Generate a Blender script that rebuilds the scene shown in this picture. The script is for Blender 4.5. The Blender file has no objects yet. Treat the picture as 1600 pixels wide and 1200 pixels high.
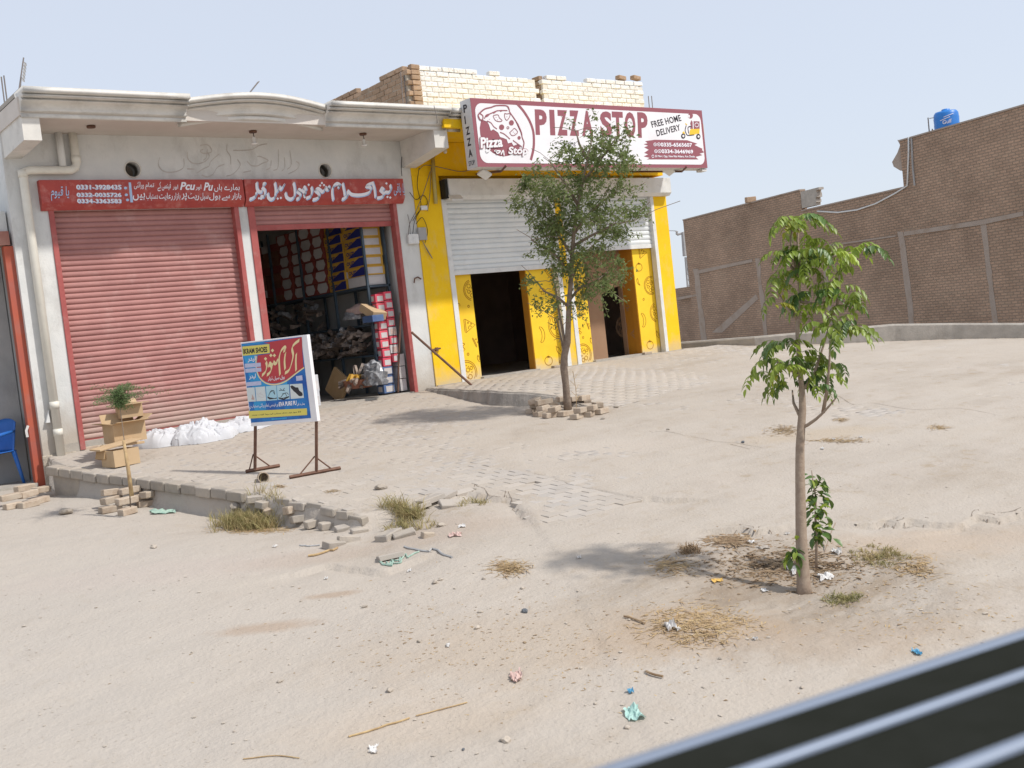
import bpy, math, random, unicodedata
import numpy as np
from mathutils import Vector, Matrix, noise as mn
random.seed(11); RNG=np.random.default_rng(5)
rad=math.radians
S=bpy.context.scene
COL=S.collection
# ---------------------------------------------------------------- camera
YAW,PIT,ROL=rad(38.1),rad(3.11),rad(-6.43); FPX=1670.; CZ=2.01
fw=Vector((math.sin(YAW)*math.cos(PIT),math.cos(YAW)*math.cos(PIT),-math.sin(PIT)))
r0=Vector((math.cos(YAW),-math.sin(YAW),0)); u0=r0.cross(fw)
RR=math.cos(ROL)*r0+math.sin(ROL)*u0; UU=-math.sin(ROL)*r0+math.cos(ROL)*u0
CP=Vector((0,0,CZ))
cam=bpy.data.cameras.new('camera'); co=bpy.data.objects.new('camera',cam); COL.objects.link(co)
co.matrix_world=Matrix(((RR.x,UU.x,-fw.x,CP.x),(RR.y,UU.y,-fw.y,CP.y),(RR.z,UU.z,-fw.z,CP.z),(0,0,0,1)))
cam.sensor_width=36; cam.lens=FPX/1600*36; cam.clip_start=.05; cam.clip_end=3000
cam.dof.use_dof=True; cam.dof.focus_distance=13.5; cam.dof.aperture_fstop=9
S.camera=co
# ---------------------------------------------------------------- light
SUN_EL,SUN_AZ=rad(50),rad(33)        # sun stands behind the viewer's right shoulder
tosun=Vector((math.sin(SUN_AZ)*math.cos(SUN_EL),-math.cos(SUN_AZ)*math.cos(SUN_EL),math.sin(SUN_EL)))
w=bpy.data.worlds.new('World'); S.world=w; w.use_nodes=True
nt=w.node_tree; bg=nt.nodes['Background']
sky=nt.nodes.new('ShaderNodeTexSky'); sky.sky_type='NISHITA'; sky.sun_disc=False
sky.sun_elevation=SUN_EL; sky.sun_rotation=math.pi-SUN_AZ
sky.air_density=1.0; sky.dust_density=1.0; sky.ozone_density=1.0; sky.altitude=0
# pale dusty haze over the whole sky
hm=nt.nodes.new('ShaderNodeMix'); hm.data_type='RGBA'; hm.inputs[0].default_value=.80
nt.links.new(sky.outputs[0],hm.inputs[6]); hm.inputs[7].default_value=(4.85,5.2,5.9,1)
nt.links.new(hm.outputs[2],bg.inputs[0]); bg.inputs[1].default_value=.15
sl=bpy.data.lights.new('sun','SUN'); sl.energy=3.6; sl.angle=rad(2.2); sl.color=(1,.96,.90)
so=bpy.data.objects.new('sun',sl); COL.objects.link(so); so.rotation_euler=tosun.to_track_quat('Z','Y').to_euler()
S.view_settings.view_transform='Standard'; S.view_settings.look='None'; S.view_settings.exposure=.06; S.view_settings.gamma=1
# ---------------------------------------------------------------- picture point -> place
def ray(x,y): x=float(x);y=float(y); return fw+(x-800)/FPX*RR-(y-600)/FPX*UU
def onY(x,y,Y): d=ray(x,y); return CP+d*(Y/d.y)
def onX(x,y,X): d=ray(x,y); return CP+d*(X/d.x)
def onZ(x,y,z): d=ray(x,y); return CP+d*((z-CZ)/d.z)
def onW(x,y,W): return CP+ray(float(x),float(y))*float(W)
def onP(x,y,p,n): d=ray(x,y); return CP+d*((p-CP).dot(n)/d.dot(n))
D=13.97
# ---------------------------------------------------------------- terrain
def fade(t): return t*t*(3-2*t)
_T=RNG.random((256,256))
def vn(x,y):
    xi=np.floor(x).astype(int); yi=np.floor(y).astype(int); fx=fade(x-xi); fy=fade(y-yi)
    g=lambda a,b:_T[a%256,b%256]
    return (g(xi,yi)*(1-fx)+g(xi+1,yi)*fx)*(1-fy)+(g(xi,yi+1)*(1-fx)+g(xi+1,yi+1)*fx)*fy
def fbm(x,y,o=4):
    s=0;a=.5
    for i in range(o): s=s+a*vn(x*2**i+17*i,y*2**i+9*i); a*=.5
    return s-.47
def sst(t): t=np.clip(t,0,1); return t*t*(3-2*t)
def A(x,y):      # the paved apron falls gently from the shops
    return 1.2+.02*(np.clip(x,-6,11.5)-11.5)-.1*(D-np.clip(y,-2,D))
def gA(px,py,off=0):
    d=ray(px,py);lo,hi=.5,80
    for i in range(50):
        m=(lo+hi)/2;p=CP+d*m
        if p.z-float(A(p.x,p.y))-off>0: lo=m
        else: hi=m
    return CP+d*lo
EDG=[(3.5,D+.3),(3.43,13.3)]+[tuple(gA(*q)[:2]) for q in ((150,737),(250,750),(395,769),(430,775),(480,783),(530,793),(562,803),(600,796),(655,782),(735,767),(765,774),(798,779))]
EST=[.35,.34,.28,.27,.29,.26,.22,.18,.13,.09,.07,.06,.06,.04,.0]
EXT=EDG+[tuple(gA(850,860)[:2]),tuple(gA(1010,1199)[:2])]; EST+=[0,0,0]
def edge_info(x,y):
    """signed side (>0 = lower side), distance to the broken edge and step there"""
    best=np.full(np.shape(x),1e9); st=np.zeros(np.shape(x)); sd=np.zeros(np.shape(x)); ws=np.zeros(np.shape(x))
    for i in range(len(EXT)-1):
        ax,ay=EXT[i]; bx,by=EXT[i+1]; dx,dy=bx-ax,by-ay; l2=dx*dx+dy*dy
        t=np.clip(((x-ax)*dx+(y-ay)*dy)/l2,0,1); qx,qy=ax+t*dx,ay+t*dy
        d=np.hypot(x-qx,y-qy); s=(x-ax)*dy-(y-ay)*dx
        e=EST[min(i,len(EST)-1)]*(1-t)+EST[min(i+1,len(EST)-1)]*t
        wt=1/(d*d+.004)**1.6; st=st+e*wt; ws=ws+wt
        m=d<best-1e-9; best=np.where(m,d,best); sd=np.where(m,s,sd)
        if i>=len(EXT)-3: dx_=np.minimum(dx_,d) if i>len(EXT)-3 else d
    return sd,best,st/ws*sst(dx_/1.4)
# lower side is where the polyline has it on its right hand
_chk=edge_info(np.array([1.5]),np.array([9.]))[0][0]
SG=1 if _chk>0 else -1
def _led(p):
    q=[tuple(gA(*k)[:2]) for k in p]; o=[]
    for i,(a,b_) in enumerate(zip(q,q[1:])):
        for j in range(5): t=j/5; n_=.035*mn.noise(Vector((a[0]*9+j*3.1,a[1]*7+i,0))); o.append((a[0]+(b_[0]-a[0])*t+n_,a[1]+(b_[1]-a[1])*t+n_))
    return o+[q[-1]]
LEDGES=[_led(k) for k in ([(1500,822),(1530,806),(1560,812),(1600,802),(1680,812)],[(1120,828),(1150,826),(1180,832),(1215,826)],[(1360,822),(1385,815),(1405,820),(1420,813),(1460,818)],[(735,768),(765,775),(798,779),(815,800)],[(470,872),(510,862),(600,880),(640,868)],[(840,742),(900,760),(990,778),(1060,782)])]
T2=gA(1255,925)
def H(x,y,fine=True):
    x=np.asarray(x,float); y=np.asarray(y,float)
    sd,d,st=edge_info(x,y); low=(sd*SG>0)|(d<.075)
    a=A(x,y)
    ramp_=np.where(st>.3,1,sst(d/.10)); dn=np.where((sd*SG<=0),0,1)*ramp_; dn=np.where((d<.075)&(st>.3),1,dn)
    z=np.where(low, a-st*dn*np.exp(-d/4.5)-.005, a+.0012)
    # dirt creeps over the paving away from the shops
    cover=sst(((x-5.7)*.75-(y-8.2)*.55)/1.2)*(1-sst((y-10.6)/1.2))
    z=z+cover*(.0095+.018*fbm(x*.8+40,y*.8,3))
    r=np.hypot(x-T2.x,y-T2.y)
    z=z-.055*np.exp(-(r/.6)**2)+.02*np.exp(-((r-.95)/.2)**2)*sst((y-3.2)/.6+.5)
    for L_ in LEDGES:
        best=np.full(np.shape(x),1e9); sg_=np.zeros(np.shape(x))
        for (ax,ay),(bx,by) in zip(L_,L_[1:]):
            dx,dy=bx-ax,by-ay; t=np.clip(((x-ax)*dx+(y-ay)*dy)/(dx*dx+dy*dy),0,1); d_=np.hypot(x-ax-t*dx,y-ay-t*dy); q_=(x-ax)*dy-(y-ay)*dx; m_=d_<best; best=np.where(m_,d_,best); sg_=np.where(m_,q_,sg_)
        z=np.where(sg_>0,z-.040*np.exp(-best/.22),z)
    if fine:
        z=z+.022*fbm(x*.9,y*.9,3)*np.where(low|(cover>.5),1.5,.25)+np.where(low|(cover>.5),.012,.005)*fbm(x*5,y*5,3)+np.where(low,.006,.002)*fbm(x*19,y*19,2)*2
        z=z+np.exp(-(r/.95)**2)*(.045*fbm(x*7,y*7,3)+.03*fbm(x*22,y*22,2))
    return z
def gH(px,py,off=0):
    d=ray(px,py);t=2.5;st=.15
    while t<60:
        p=CP+d*t
        if p.z<float(H(p.x,p.y))+off: break
        t+=st
    lo,hi=t-st,t
    for i in range(14):
        m=(lo+hi)/2;p=CP+d*m
        if p.z>float(H(p.x,p.y))+off: lo=m
        else: hi=m
    return CP+d*lo
def hz(x,y): return float(H(x,y))
# ---------------------------------------------------------------- materials
def lin(c): return tuple((v/12.92 if v<=.04045 else ((v+.055)/1.055)**2.4) for v in c)
def mat(name,c1,c2=None,scale=3,rough=.85,bump=0,bscale=60,metal=0,rnd=0,stain=None,sscale=1.2,samt=.6,stretch=1,
        dust=None,dscale=.8,spec=.3,trans=0,det=6,alpha=1,c3=None,s3=20,zdust=None):
    m=bpy.data.materials.new(name); m.use_nodes=True; n=m.node_tree.nodes; L=m.node_tree.links
    b=n['Principled BSDF']; b.inputs['Roughness'].default_value=rough; b.inputs['Metallic'].default_value=metal
    b.inputs['Specular IOR Level'].default_value=spec
    geo=n.new('ShaderNodeNewGeometry'); P=geo.outputs['Position']
    def ns(sc,de=det,vec=None,ro=.6):
        t=n.new('ShaderNodeTexNoise'); t.inputs['Scale'].default_value=sc; t.inputs['Detail'].default_value=de; t.inputs['Roughness'].default_value=ro
        L.new(vec or P,t.inputs['Vector']); return t.outputs['Fac']
    def ramp(f,a,b_):
        r=n.new('ShaderNodeMapRange'); r.inputs['From Min'].default_value=a; r.inputs['From Max'].default_value=b_; r.clamp=True
        L.new(f,r.inputs['Value']); return r.outputs[0]
    def mix(f,a,c,bl='MIX'):
        x=n.new('ShaderNodeMix'); x.data_type='RGBA'; x.blend_type=bl
        if isinstance(f,(int,float)): x.inputs[0].default_value=f
        else: L.new(f,x.inputs[0])
        for i,v in ((6,a),(7,c)):
            if isinstance(v,tuple): x.inputs[i].default_value=(*v[:3],1)
            else: L.new(v,x.inputs[i])
        return x.outputs[2]
    c=tuple(c1)
    if c2 is not None: c=mix(ramp(ns(scale),.35,.65),tuple(c1),tuple(c2))
    if c3 is not None: c=mix(ramp(ns(s3,4),.55,.68),c,tuple(c3))
    if stain is not None:
        mp=n.new('ShaderNodeMapping'); mp.inputs['Scale'].default_value=(sscale*stretch,sscale*stretch,sscale); L.new(P,mp.inputs['Vector'])
        f=ramp(ns(1,8,mp.outputs[0],.7),.52,.72)
        mu=n.new('ShaderNodeMath'); mu.operation='MULTIPLY'; mu.inputs[1].default_value=samt; L.new(f,mu.inputs[0])
        c=mix(mu.outputs[0],c,tuple(stain))
    if dust is not None:
        f=ramp(ns(dscale,8,None,.7),.4,.62); c=mix(f,c,tuple(dust))
    if zdust is not None:     # splashed dirt on the foot of a wall: (colour, z0, z1)
        sp=n.new('ShaderNodeSeparateXYZ'); L.new(P,sp.inputs[0])
        ad=n.new('ShaderNodeMath'); ad.operation='MULTIPLY_ADD'; L.new(ns(6,6),ad.inputs[0]); ad.inputs[1].default_value=-.5; L.new(sp.outputs[2],ad.inputs[2])
        f=ramp(ad.outputs[0],zdust[2]-.25,zdust[1]-.25); c=mix(f,c,tuple(zdust[0]))
    if rnd:
        oi=n.new('ShaderNodeObjectInfo'); mr=n.new('ShaderNodeMapRange'); L.new(oi.outputs['Random'],mr.inputs['Value'])
        mr.inputs['To Min'].default_value=1-rnd; mr.inputs['To Max'].default_value=1+rnd
        hs=n.new('ShaderNodeHueSaturation'); L.new(mr.outputs[0],hs.inputs['Value'])
        if isinstance(c,tuple): hs.inputs['Color'].default_value=(*c[:3],1)
        else: L.new(c,hs.inputs['Color'])
        c=hs.outputs[0]
    if isinstance(c,tuple): b.inputs['Base Color'].default_value=(*c[:3],1)
    else: L.new(c,b.inputs['Base Color'])
    if bump:
        bp=n.new('ShaderNodeBump'); bp.inputs['Strength'].default_value=1; bp.inputs['Distance'].default_value=bump
        L.new(ns(bscale,5),bp.inputs['Height']); L.new(bp.outputs[0],b.inputs['Normal'])
    if trans:
        tr=n.new('ShaderNodeBsdfTranslucent'); ms=n.new('ShaderNodeMixShader'); ms.inputs[0].default_value=trans
        if isinstance(c,tuple): tr.inputs[0].default_value=(*c[:3],1)
        else: L.new(c,tr.inputs[0])
        L.new(b.outputs[0],ms.inputs[1]); L.new(tr.outputs[0],ms.inputs[2]); L.new(ms.outputs[0],n['Material Output'].inputs[0])
    return m
DUST=(.42,.355,.28)
M={}
M['white']=mat('white_plaster',(.60,.605,.59),(.68,.675,.65),2.5,.9,.004,50,stain=(.36,.34,.31),sscale=1.1,stretch=2.2,samt=.55,zdust=((.45,.40,.34),1.2,1.75))
M['soffit']=mat('soffit_paint',(.55,.50,.45),(.62,.57,.52),1.5,.9,.002,40,stain=(.40,.34,.30),sscale=.9,samt=.5)
M['cornice']=mat('cornice_paint',(.60,.58,.54),(.70,.67,.62),4,.85,.002,60,stain=(.36,.33,.29),sscale=2.5,stretch=.8,samt=.6)
M['ghost']=mat('worn_letter',(.44,.41,.38),(.54,.50,.46),9,.95)
M['grey']=mat('grey_render',(.34,.34,.34),(.42,.41,.40),2,.9,.004,45,stain=(.22,.21,.2),sscale=1,stretch=2,samt=.5)
M['conc']=mat('concrete',(.36,.33,.29),(.45,.41,.36),5,.92,.006,40,stain=(.26,.23,.2),sscale=3,samt=.6)
M['redp']=mat('red_paint',(.33,.075,.068),(.40,.10,.09),6,.6,.001,80,stain=(.45,.27,.24),sscale=4,samt=.5,spec=.4)
M['redslat']=mat('red_slat',(.36,.165,.15),(.41,.195,.175),3,.55,.001,60,stain=(.52,.33,.30),sscale=2.5,samt=.55,spec=.35,rnd=.05,zdust=((.44,.33,.28),1.1,1.75))
M['redorange']=mat('orange_red_paint',(.45,.10,.05),(.38,.10,.07),3,.55,stain=(.3,.16,.14),sscale=2,samt=.5)
M['redsign']=mat('red_sign_paint',(.43,.075,.06),(.36,.06,.055),5,.6,stain=(.60,.30,.26),sscale=7,samt=.55)
M['wslat']=mat('white_slat',(.66,.69,.70),(.72,.74,.74),3,.45,stain=(.50,.50,.48),sscale=2,samt=.4,spec=.5,rnd=.03)
M['wmetal']=mat('white_metal',(.72,.72,.71),(.64,.64,.62),4,.5,.001,30,stain=(.42,.41,.40),sscale=6,samt=.5)
M['yel']=mat('yellow_paint',(.82,.50,.006),(.88,.56,.012),2.5,.75,.003,50,stain=(.66,.50,.20),sscale=1.6,samt=.65,stretch=1.8,zdust=((.58,.45,.25),1.15,1.5))
M['yelpan']=mat('yellow_panel',(.90,.60,.035),(.86,.54,.03),2,.7,.001,40,zdust=((.62,.50,.32),1.2,1.42))
M['orange']=mat('orange_paint',(.50,.22,.02),(.45,.19,.02),3,.8)
M['doodle']=mat('brown_line',(.36,.16,.012),None,rough=.8)
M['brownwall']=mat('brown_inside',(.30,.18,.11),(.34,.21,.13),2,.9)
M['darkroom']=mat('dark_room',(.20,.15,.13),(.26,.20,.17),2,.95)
M['roomwall']=mat('room_wall',(.50,.50,.48),(.42,.41,.39),1.5,.9)
M['ivory']=mat('pvc_pipe',(.68,.65,.57),(.74,.71,.63),5,.5,stain=(.5,.46,.38),sscale=4,samt=.4)
M['ypipe']=mat('painted_pipe',(.50,.40,.10),(.42,.36,.16),10,.7)
M['metaldk']=mat('rusty_steel',(.13,.07,.05),(.20,.11,.075),14,.7,metal=.3)
M['rebar']=mat('rebar',(.20,.19,.19),(.26,.22,.2),20,.7,metal=.5)
M['black']=mat('black_plastic',(.02,.02,.02),None,rough=.5)
M['brick']=mat('clay_brick',(.30,.20,.13),(.38,.27,.185),18,.92,.003,70,rnd=.22,stain=(.42,.36,.28),sscale=4,samt=.5)
M['brickw']=mat('whitewashed_brick',(.80,.80,.79),(.74,.735,.71),10,.9,.004,70,rnd=.05,c3=(.55,.49,.43),s3=26)
M['mortar']=mat('mortar',(.34,.29,.23),(.42,.37,.30),10,.95,.004,60)
M['mortarw']=mat('white_mortar',(.66,.63,.57),(.72,.69,.62),12,.95,.004,60)
M['oldbrick']=mat('dusty_brick',(.36,.28,.21),(.44,.35,.27),9,.95,.004,60,rnd=.15,dust=(.45,.38,.30),dscale=9)
M['block']=mat('grey_block',(.30,.27,.235),(.37,.33,.29),8,.95,.004,60,rnd=.12,dust=(.42,.365,.30),dscale=5)
M['paver']=mat('paver',(.39,.352,.315),(.43,.39,.35),3,.92,.002,60,rnd=.06,dust=(.435,.38,.32),dscale=1.2)
M['carton']=mat('cardboard',(.46,.32,.185),(.52,.38,.235),5,.85,.001,60,rnd=.06,stain=(.42,.28,.15),sscale=5,samt=.4)
M['cartond']=mat('cardboard_inside',(.40,.26,.13),(.46,.31,.17),5,.9)
M['cloth']=mat('white_cloth',(.66,.66,.68),(.60,.60,.62),5,.8,.002,30,trans=.1)
M['bark']=mat('bark',(.20,.15,.115),(.28,.22,.17),25,.95,.004,70,stain=(.14,.10,.08),sscale=9,samt=.6)
M['bark2']=mat('light_bark',(.27,.20,.15),(.34,.265,.20),30,.95,.003,80)
M['leaf1']=mat('small_leaf',(.13,.175,.055),(.24,.29,.11),9,.5,spec=.3,trans=.4)
M['leaf2']=mat('leaf',(.17,.255,.025),(.30,.37,.06),7,.42,spec=.45,trans=.32,rnd=.35)
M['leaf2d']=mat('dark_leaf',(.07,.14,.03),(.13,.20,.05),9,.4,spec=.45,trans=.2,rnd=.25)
M['leaf2y']=mat('yellowing_leaf',(.36,.34,.03),(.22,.28,.03),9,.5,trans=.3,rnd=.2)
M['leaf3']=mat('feathery_leaf',(.12,.19,.07),(.17,.24,.10),20,.7,trans=.3)
M['grass']=mat('dry_grass',(.46,.36,.19),(.30,.28,.12),14,.9,trans=.2)
M['grassg']=mat('green_grass',(.22,.23,.09),(.40,.34,.16),14,.9,trans=.2)
M['straw']=mat('straw',(.52,.38,.20),(.36,.24,.13),18,.9)
M['deadleaf']=mat('dead_leaf',(.22,.14,.08),(.36,.26,.16),16,.9)
M['stone']=mat('stone',(.36,.31,.26),(.46,.40,.33),14,.9,.004,60,rnd=.2)
M['stonedk']=mat('dark_stone',(.11,.12,.135),(.17,.18,.19),14,.8,.003,60)
M['gravel']=mat('gravel',(.40,.345,.285),(.50,.44,.37),30,.95)
M['bluep']=mat('blue_plastic',(.02,.12,.42),(.03,.15,.5),3,.35,spec=.5)
M['tank']=mat('blue_tank',(.015,.16,.52),(.02,.2,.6),2,.4,spec=.5)
M['maroon']=mat('maroon_print',(.285,.095,.115),None,rough=.45,spec=.3)
M['signw']=mat('sign_white',(.80,.78,.79),(.76,.74,.76),2,.4,stain=(.66,.62,.62),sscale=3,samt=.3)
M['signside']=mat('sign_side',(.56,.55,.54),(.62,.61,.6),3,.5)
M['ink']=mat('black_ink',(.04,.035,.04),None,rough=.6)
M['lav']=mat('letter_white',(.82,.80,.85),None,rough=.6)
M['lblue']=mat('pale_blue_paint',(.36,.50,.72),(.45,.58,.78),20,.6)
M['bluepr']=mat('blue_print',(.022,.085,.36),(.03,.22,.55),5,.45)
M['cyanpr']=mat('cyan_print',(.05,.36,.66),(.03,.25,.56),6,.45)
M['redpr']=mat('red_print',(.52,.06,.07),(.45,.05,.06),5,.45)
M['cream']=mat('cream_print',(.80,.66,.36),None,rough=.5)
M['ylpr']=mat('yellow_print',(.72,.62,.14),None,rough=.5)
M['lilac']=mat('lilac_print',(.46,.48,.66),(.55,.55,.7),40,.5)
M['pic']=mat('pale_picture',(.60,.66,.66),(.68,.70,.68),8,.5)
M['picb']=mat('sky_picture',(.38,.62,.72),(.5,.68,.74),8,.5)
M['yelpr']=mat('scooter_yellow',(.80,.52,.05),None,rough=.5)
M['boxy']=mat('yellow_box',(.50,.27,.035),(.58,.34,.06),4,.6,rnd=.12)
M['navy']=mat('navy_print',(.02,.025,.15),None,rough=.5)
M['boxw']=mat('white_box',(.50,.47,.46),(.58,.55,.54),5,.7,rnd=.08)
M['boxr']=mat('red_box',(.27,.06,.045),(.22,.05,.04),5,.6,rnd=.15)
M['boxpink']=mat('pink_box',(.62,.05,.10),(.70,.12,.15),5,.5,rnd=.1)
M['boxblue']=mat('blue_box',(.07,.12,.26),(.12,.18,.32),5,.5,rnd=.1)
M['boxbrown']=mat('brown_box',(.16,.06,.04),(.22,.10,.06),5,.7,rnd=.3)
M['polybag']=mat('plastic_bag',(.16,.16,.17),(.42,.42,.43),20,.3,rnd=.3,spec=.6)
M['shoe']=mat('shoe_pair',(.07,.055,.05),(.26,.20,.16),12,.5,rnd=.6,spec=.5)
M['shelf']=mat('shelf_steel',(.06,.09,.12),(.09,.12,.15),5,.5,metal=.3)
M['glass']=mat('bulb_glass',(.75,.75,.72),None,rough=.15,spec=.8)
M['trim']=mat('window_rubber',(.016,.017,.013),(.020,.021,.017),30,.95,spec=.05)
M['chrome']=mat('window_metal',(.20,.235,.30),None,rough=.45,metal=.2)
M['green']=mat('green_scrap',(.26,.40,.33),(.38,.48,.40),20,.6)
M['aqua']=mat('aqua_plastic',(.38,.60,.54),(.50,.70,.64),30,.5,trans=.2)
M['skyb']=mat('blue_scrap',(.15,.42,.60),None,rough=.5)
M['pinkp']=mat('pink_scrap',(.50,.33,.29),(.56,.43,.38),30,.7)
M['paper']=mat('paper_scrap',(.76,.75,.73),(.66,.63,.6),20,.8,trans=.15)
M['orangep']=mat('orange_scrap',(.60,.38,.10),None,rough=.7)
# ground: trodden dust, greyer where the old road surface shows, dark earth round the tree pit
STAINS=[((415,965),(.42,.14),(.36,.27,.20),.7),((515,915),(.28,.09),(.35,.26,.19),.7),((850,1000),(1.5,.7),(.40,.325,.25),.6),((1080,990),(.8,.5),(.37,.28,.20),.7),((700,820),(.9,.5),(.39,.32,.26),.7),((480,850),(.8,.3),(.38,.31,.25),.7),((1330,1000),(.8,.4),(.37,.29,.22),.5),((1270,680),(1.1,.35),(.42,.34,.25),.6),((1450,850),(1.2,.5),(.43,.34,.26),.6),((250,870),(1.6,.5),(.44,.38,.335),.5),((650,1120),(.9,.4),(.46,.38,.30),.5),((940,700),(1.2,.5),(.47,.41,.35),.5),((900,640),(.7,.4),(.40,.33,.26),.7)]
def ground_mat():
    m=mat('dusty_ground',(.425,.37,.315),(.365,.315,.262),1.1,.97,.010,34,c3=(.35,.285,.215),s3=6,stain=(.31,.235,.165),sscale=.55,samt=.45,dust=(.435,.38,.32),dscale=.45)
    n=m.node_tree.nodes; L=m.node_tree.links; b=n['Principled BSDF']
    src=b.inputs['Base Color'].links[0].from_socket
    geo=n.new('ShaderNodeNewGeometry'); sp=n.new('ShaderNodeSeparateXYZ'); L.new(geo.outputs['Position'],sp.inputs[0])
    # grey worn road on the left
    a=n.new('ShaderNodeMath'); a.operation='MULTIPLY_ADD'; L.new(sp.outputs[1],a.inputs[0]); a.inputs[1].default_value=-.25; L.new(sp.outputs[0],a.inputs[2])
    nz=n.new('ShaderNodeTexNoise'); nz.inputs['Scale'].default_value=1.3; nz.inputs['Detail'].default_value=8; L.new(geo.outputs['Position'],nz.inputs['Vector'])
    ad=n.new('ShaderNodeMath'); ad.operation='MULTIPLY_ADD'; L.new(nz.outputs['Fac'],ad.inputs[0]); ad.inputs[1].default_value=2.2; L.new(a.outputs[0],ad.inputs[2])
    mr=n.new('ShaderNodeMapRange'); L.new(ad.outputs[0],mr.inputs['Value']); mr.inputs['From Min'].default_value=3.3; mr.inputs['From Max'].default_value=1.6; mr.inputs['To Max'].default_value=.7
    mx=n.new('ShaderNodeMix'); mx.data_type='RGBA'; L.new(mr.outputs[0],mx.inputs[0]); L.new(src,mx.inputs[6]); mx.inputs[7].default_value=(.43,.39,.345,1)
    # earth in the pit
    vd=n.new('ShaderNodeVectorMath'); vd.operation='DISTANCE'; L.new(geo.outputs['Position'],vd.inputs[0]); vd.inputs[1].default_value=(T2.x-.1,T2.y+.15,T2.z)
    n2=n.new('ShaderNodeTexNoise'); n2.inputs['Scale'].default_value=5; n2.inputs['Detail'].default_value=8; n2.inputs['Roughness'].default_value=.7; L.new(geo.outputs['Position'],n2.inputs['Vector'])
    s2=n.new('ShaderNodeMath'); s2.operation='MULTIPLY_ADD'; L.new(n2.outputs['Fac'],s2.inputs[0]); s2.inputs[1].default_value=1.6; L.new(vd.outputs['Value'],s2.inputs[2])
    m2=n.new('ShaderNodeMapRange'); L.new(s2.outputs[0],m2.inputs['Value']); m2.inputs['From Min'].default_value=2.25; m2.inputs['From Max'].default_value=1.1; m2.inputs['To Max'].default_value=.8
    x2=n.new('ShaderNodeMix'); x2.data_type='RGBA'; L.new(m2.outputs[0],x2.inputs[0]); L.new(mx.outputs[2],x2.inputs[6]); x2.inputs[7].default_value=(.235,.175,.12,1)
    mp=n.new('ShaderNodeMapping'); mp.inputs['Scale'].default_value=(.35,1.9,1); mp.inputs['Rotation'].default_value=(0,0,.12); L.new(geo.outputs['Position'],mp.inputs['Vector'])
    n4=n.new('ShaderNodeTexNoise'); n4.inputs['Scale'].default_value=1; n4.inputs['Detail'].default_value=9; n4.inputs['Roughness'].default_value=.68; L.new(mp.outputs[0],n4.inputs['Vector'])
    m4=n.new('ShaderNodeMapRange'); L.new(n4.outputs['Fac'],m4.inputs['Value']); m4.inputs['From Min'].default_value=.42; m4.inputs['From Max'].default_value=.62; m4.inputs['To Max'].default_value=.75
    x4=n.new('ShaderNodeMix'); x4.data_type='RGBA'; L.new(m4.outputs[0],x4.inputs[0]); L.new(x2.outputs[2],x4.inputs[6]); x4.inputs[7].default_value=(.445,.395,.34,1)
    out=x4.outputs[2]
    for (qx,qy),rr_,colr,am in STAINS:
        q=gA(qx,qy); mp=n.new('ShaderNodeMapping'); mp.vector_type='TEXTURE'; mp.inputs['Location'].default_value=(q.x,q.y,0); mp.inputs['Rotation'].default_value=(0,0,-.55); mp.inputs['Scale'].default_value=(rr_[0],rr_[1],50); L.new(geo.outputs['Position'],mp.inputs['Vector'])
        ln=n.new('ShaderNodeVectorMath'); ln.operation='LENGTH'; L.new(mp.outputs[0],ln.inputs[0])
        ma=n.new('ShaderNodeMath'); ma.operation='MULTIPLY_ADD'; L.new(n2.outputs['Fac'],ma.inputs[0]); ma.inputs[1].default_value=1.1; L.new(ln.outputs['Value'],ma.inputs[2])
        mr3=n.new('ShaderNodeMapRange'); L.new(ma.outputs[0],mr3.inputs['Value']); mr3.inputs['From Min'].default_value=1.55; mr3.inputs['From Max'].default_value=.95; mr3.inputs['To Max'].default_value=am
        mz=n.new('ShaderNodeMix'); mz.data_type='RGBA'; L.new(mr3.outputs[0],mz.inputs[0]); L.new(out,mz.inputs[6]); mz.inputs[7].default_value=(*colr,1); out=mz.outputs[2]
    L.new(out,b.inputs['Base Color'])
    return m
M['ground']=ground_mat()
AZB=rad(16.75); BD=Vector((math.sin(AZB),math.cos(AZB),0)); BN=Vector((math.cos(AZB),-math.sin(AZB),0))
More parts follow.
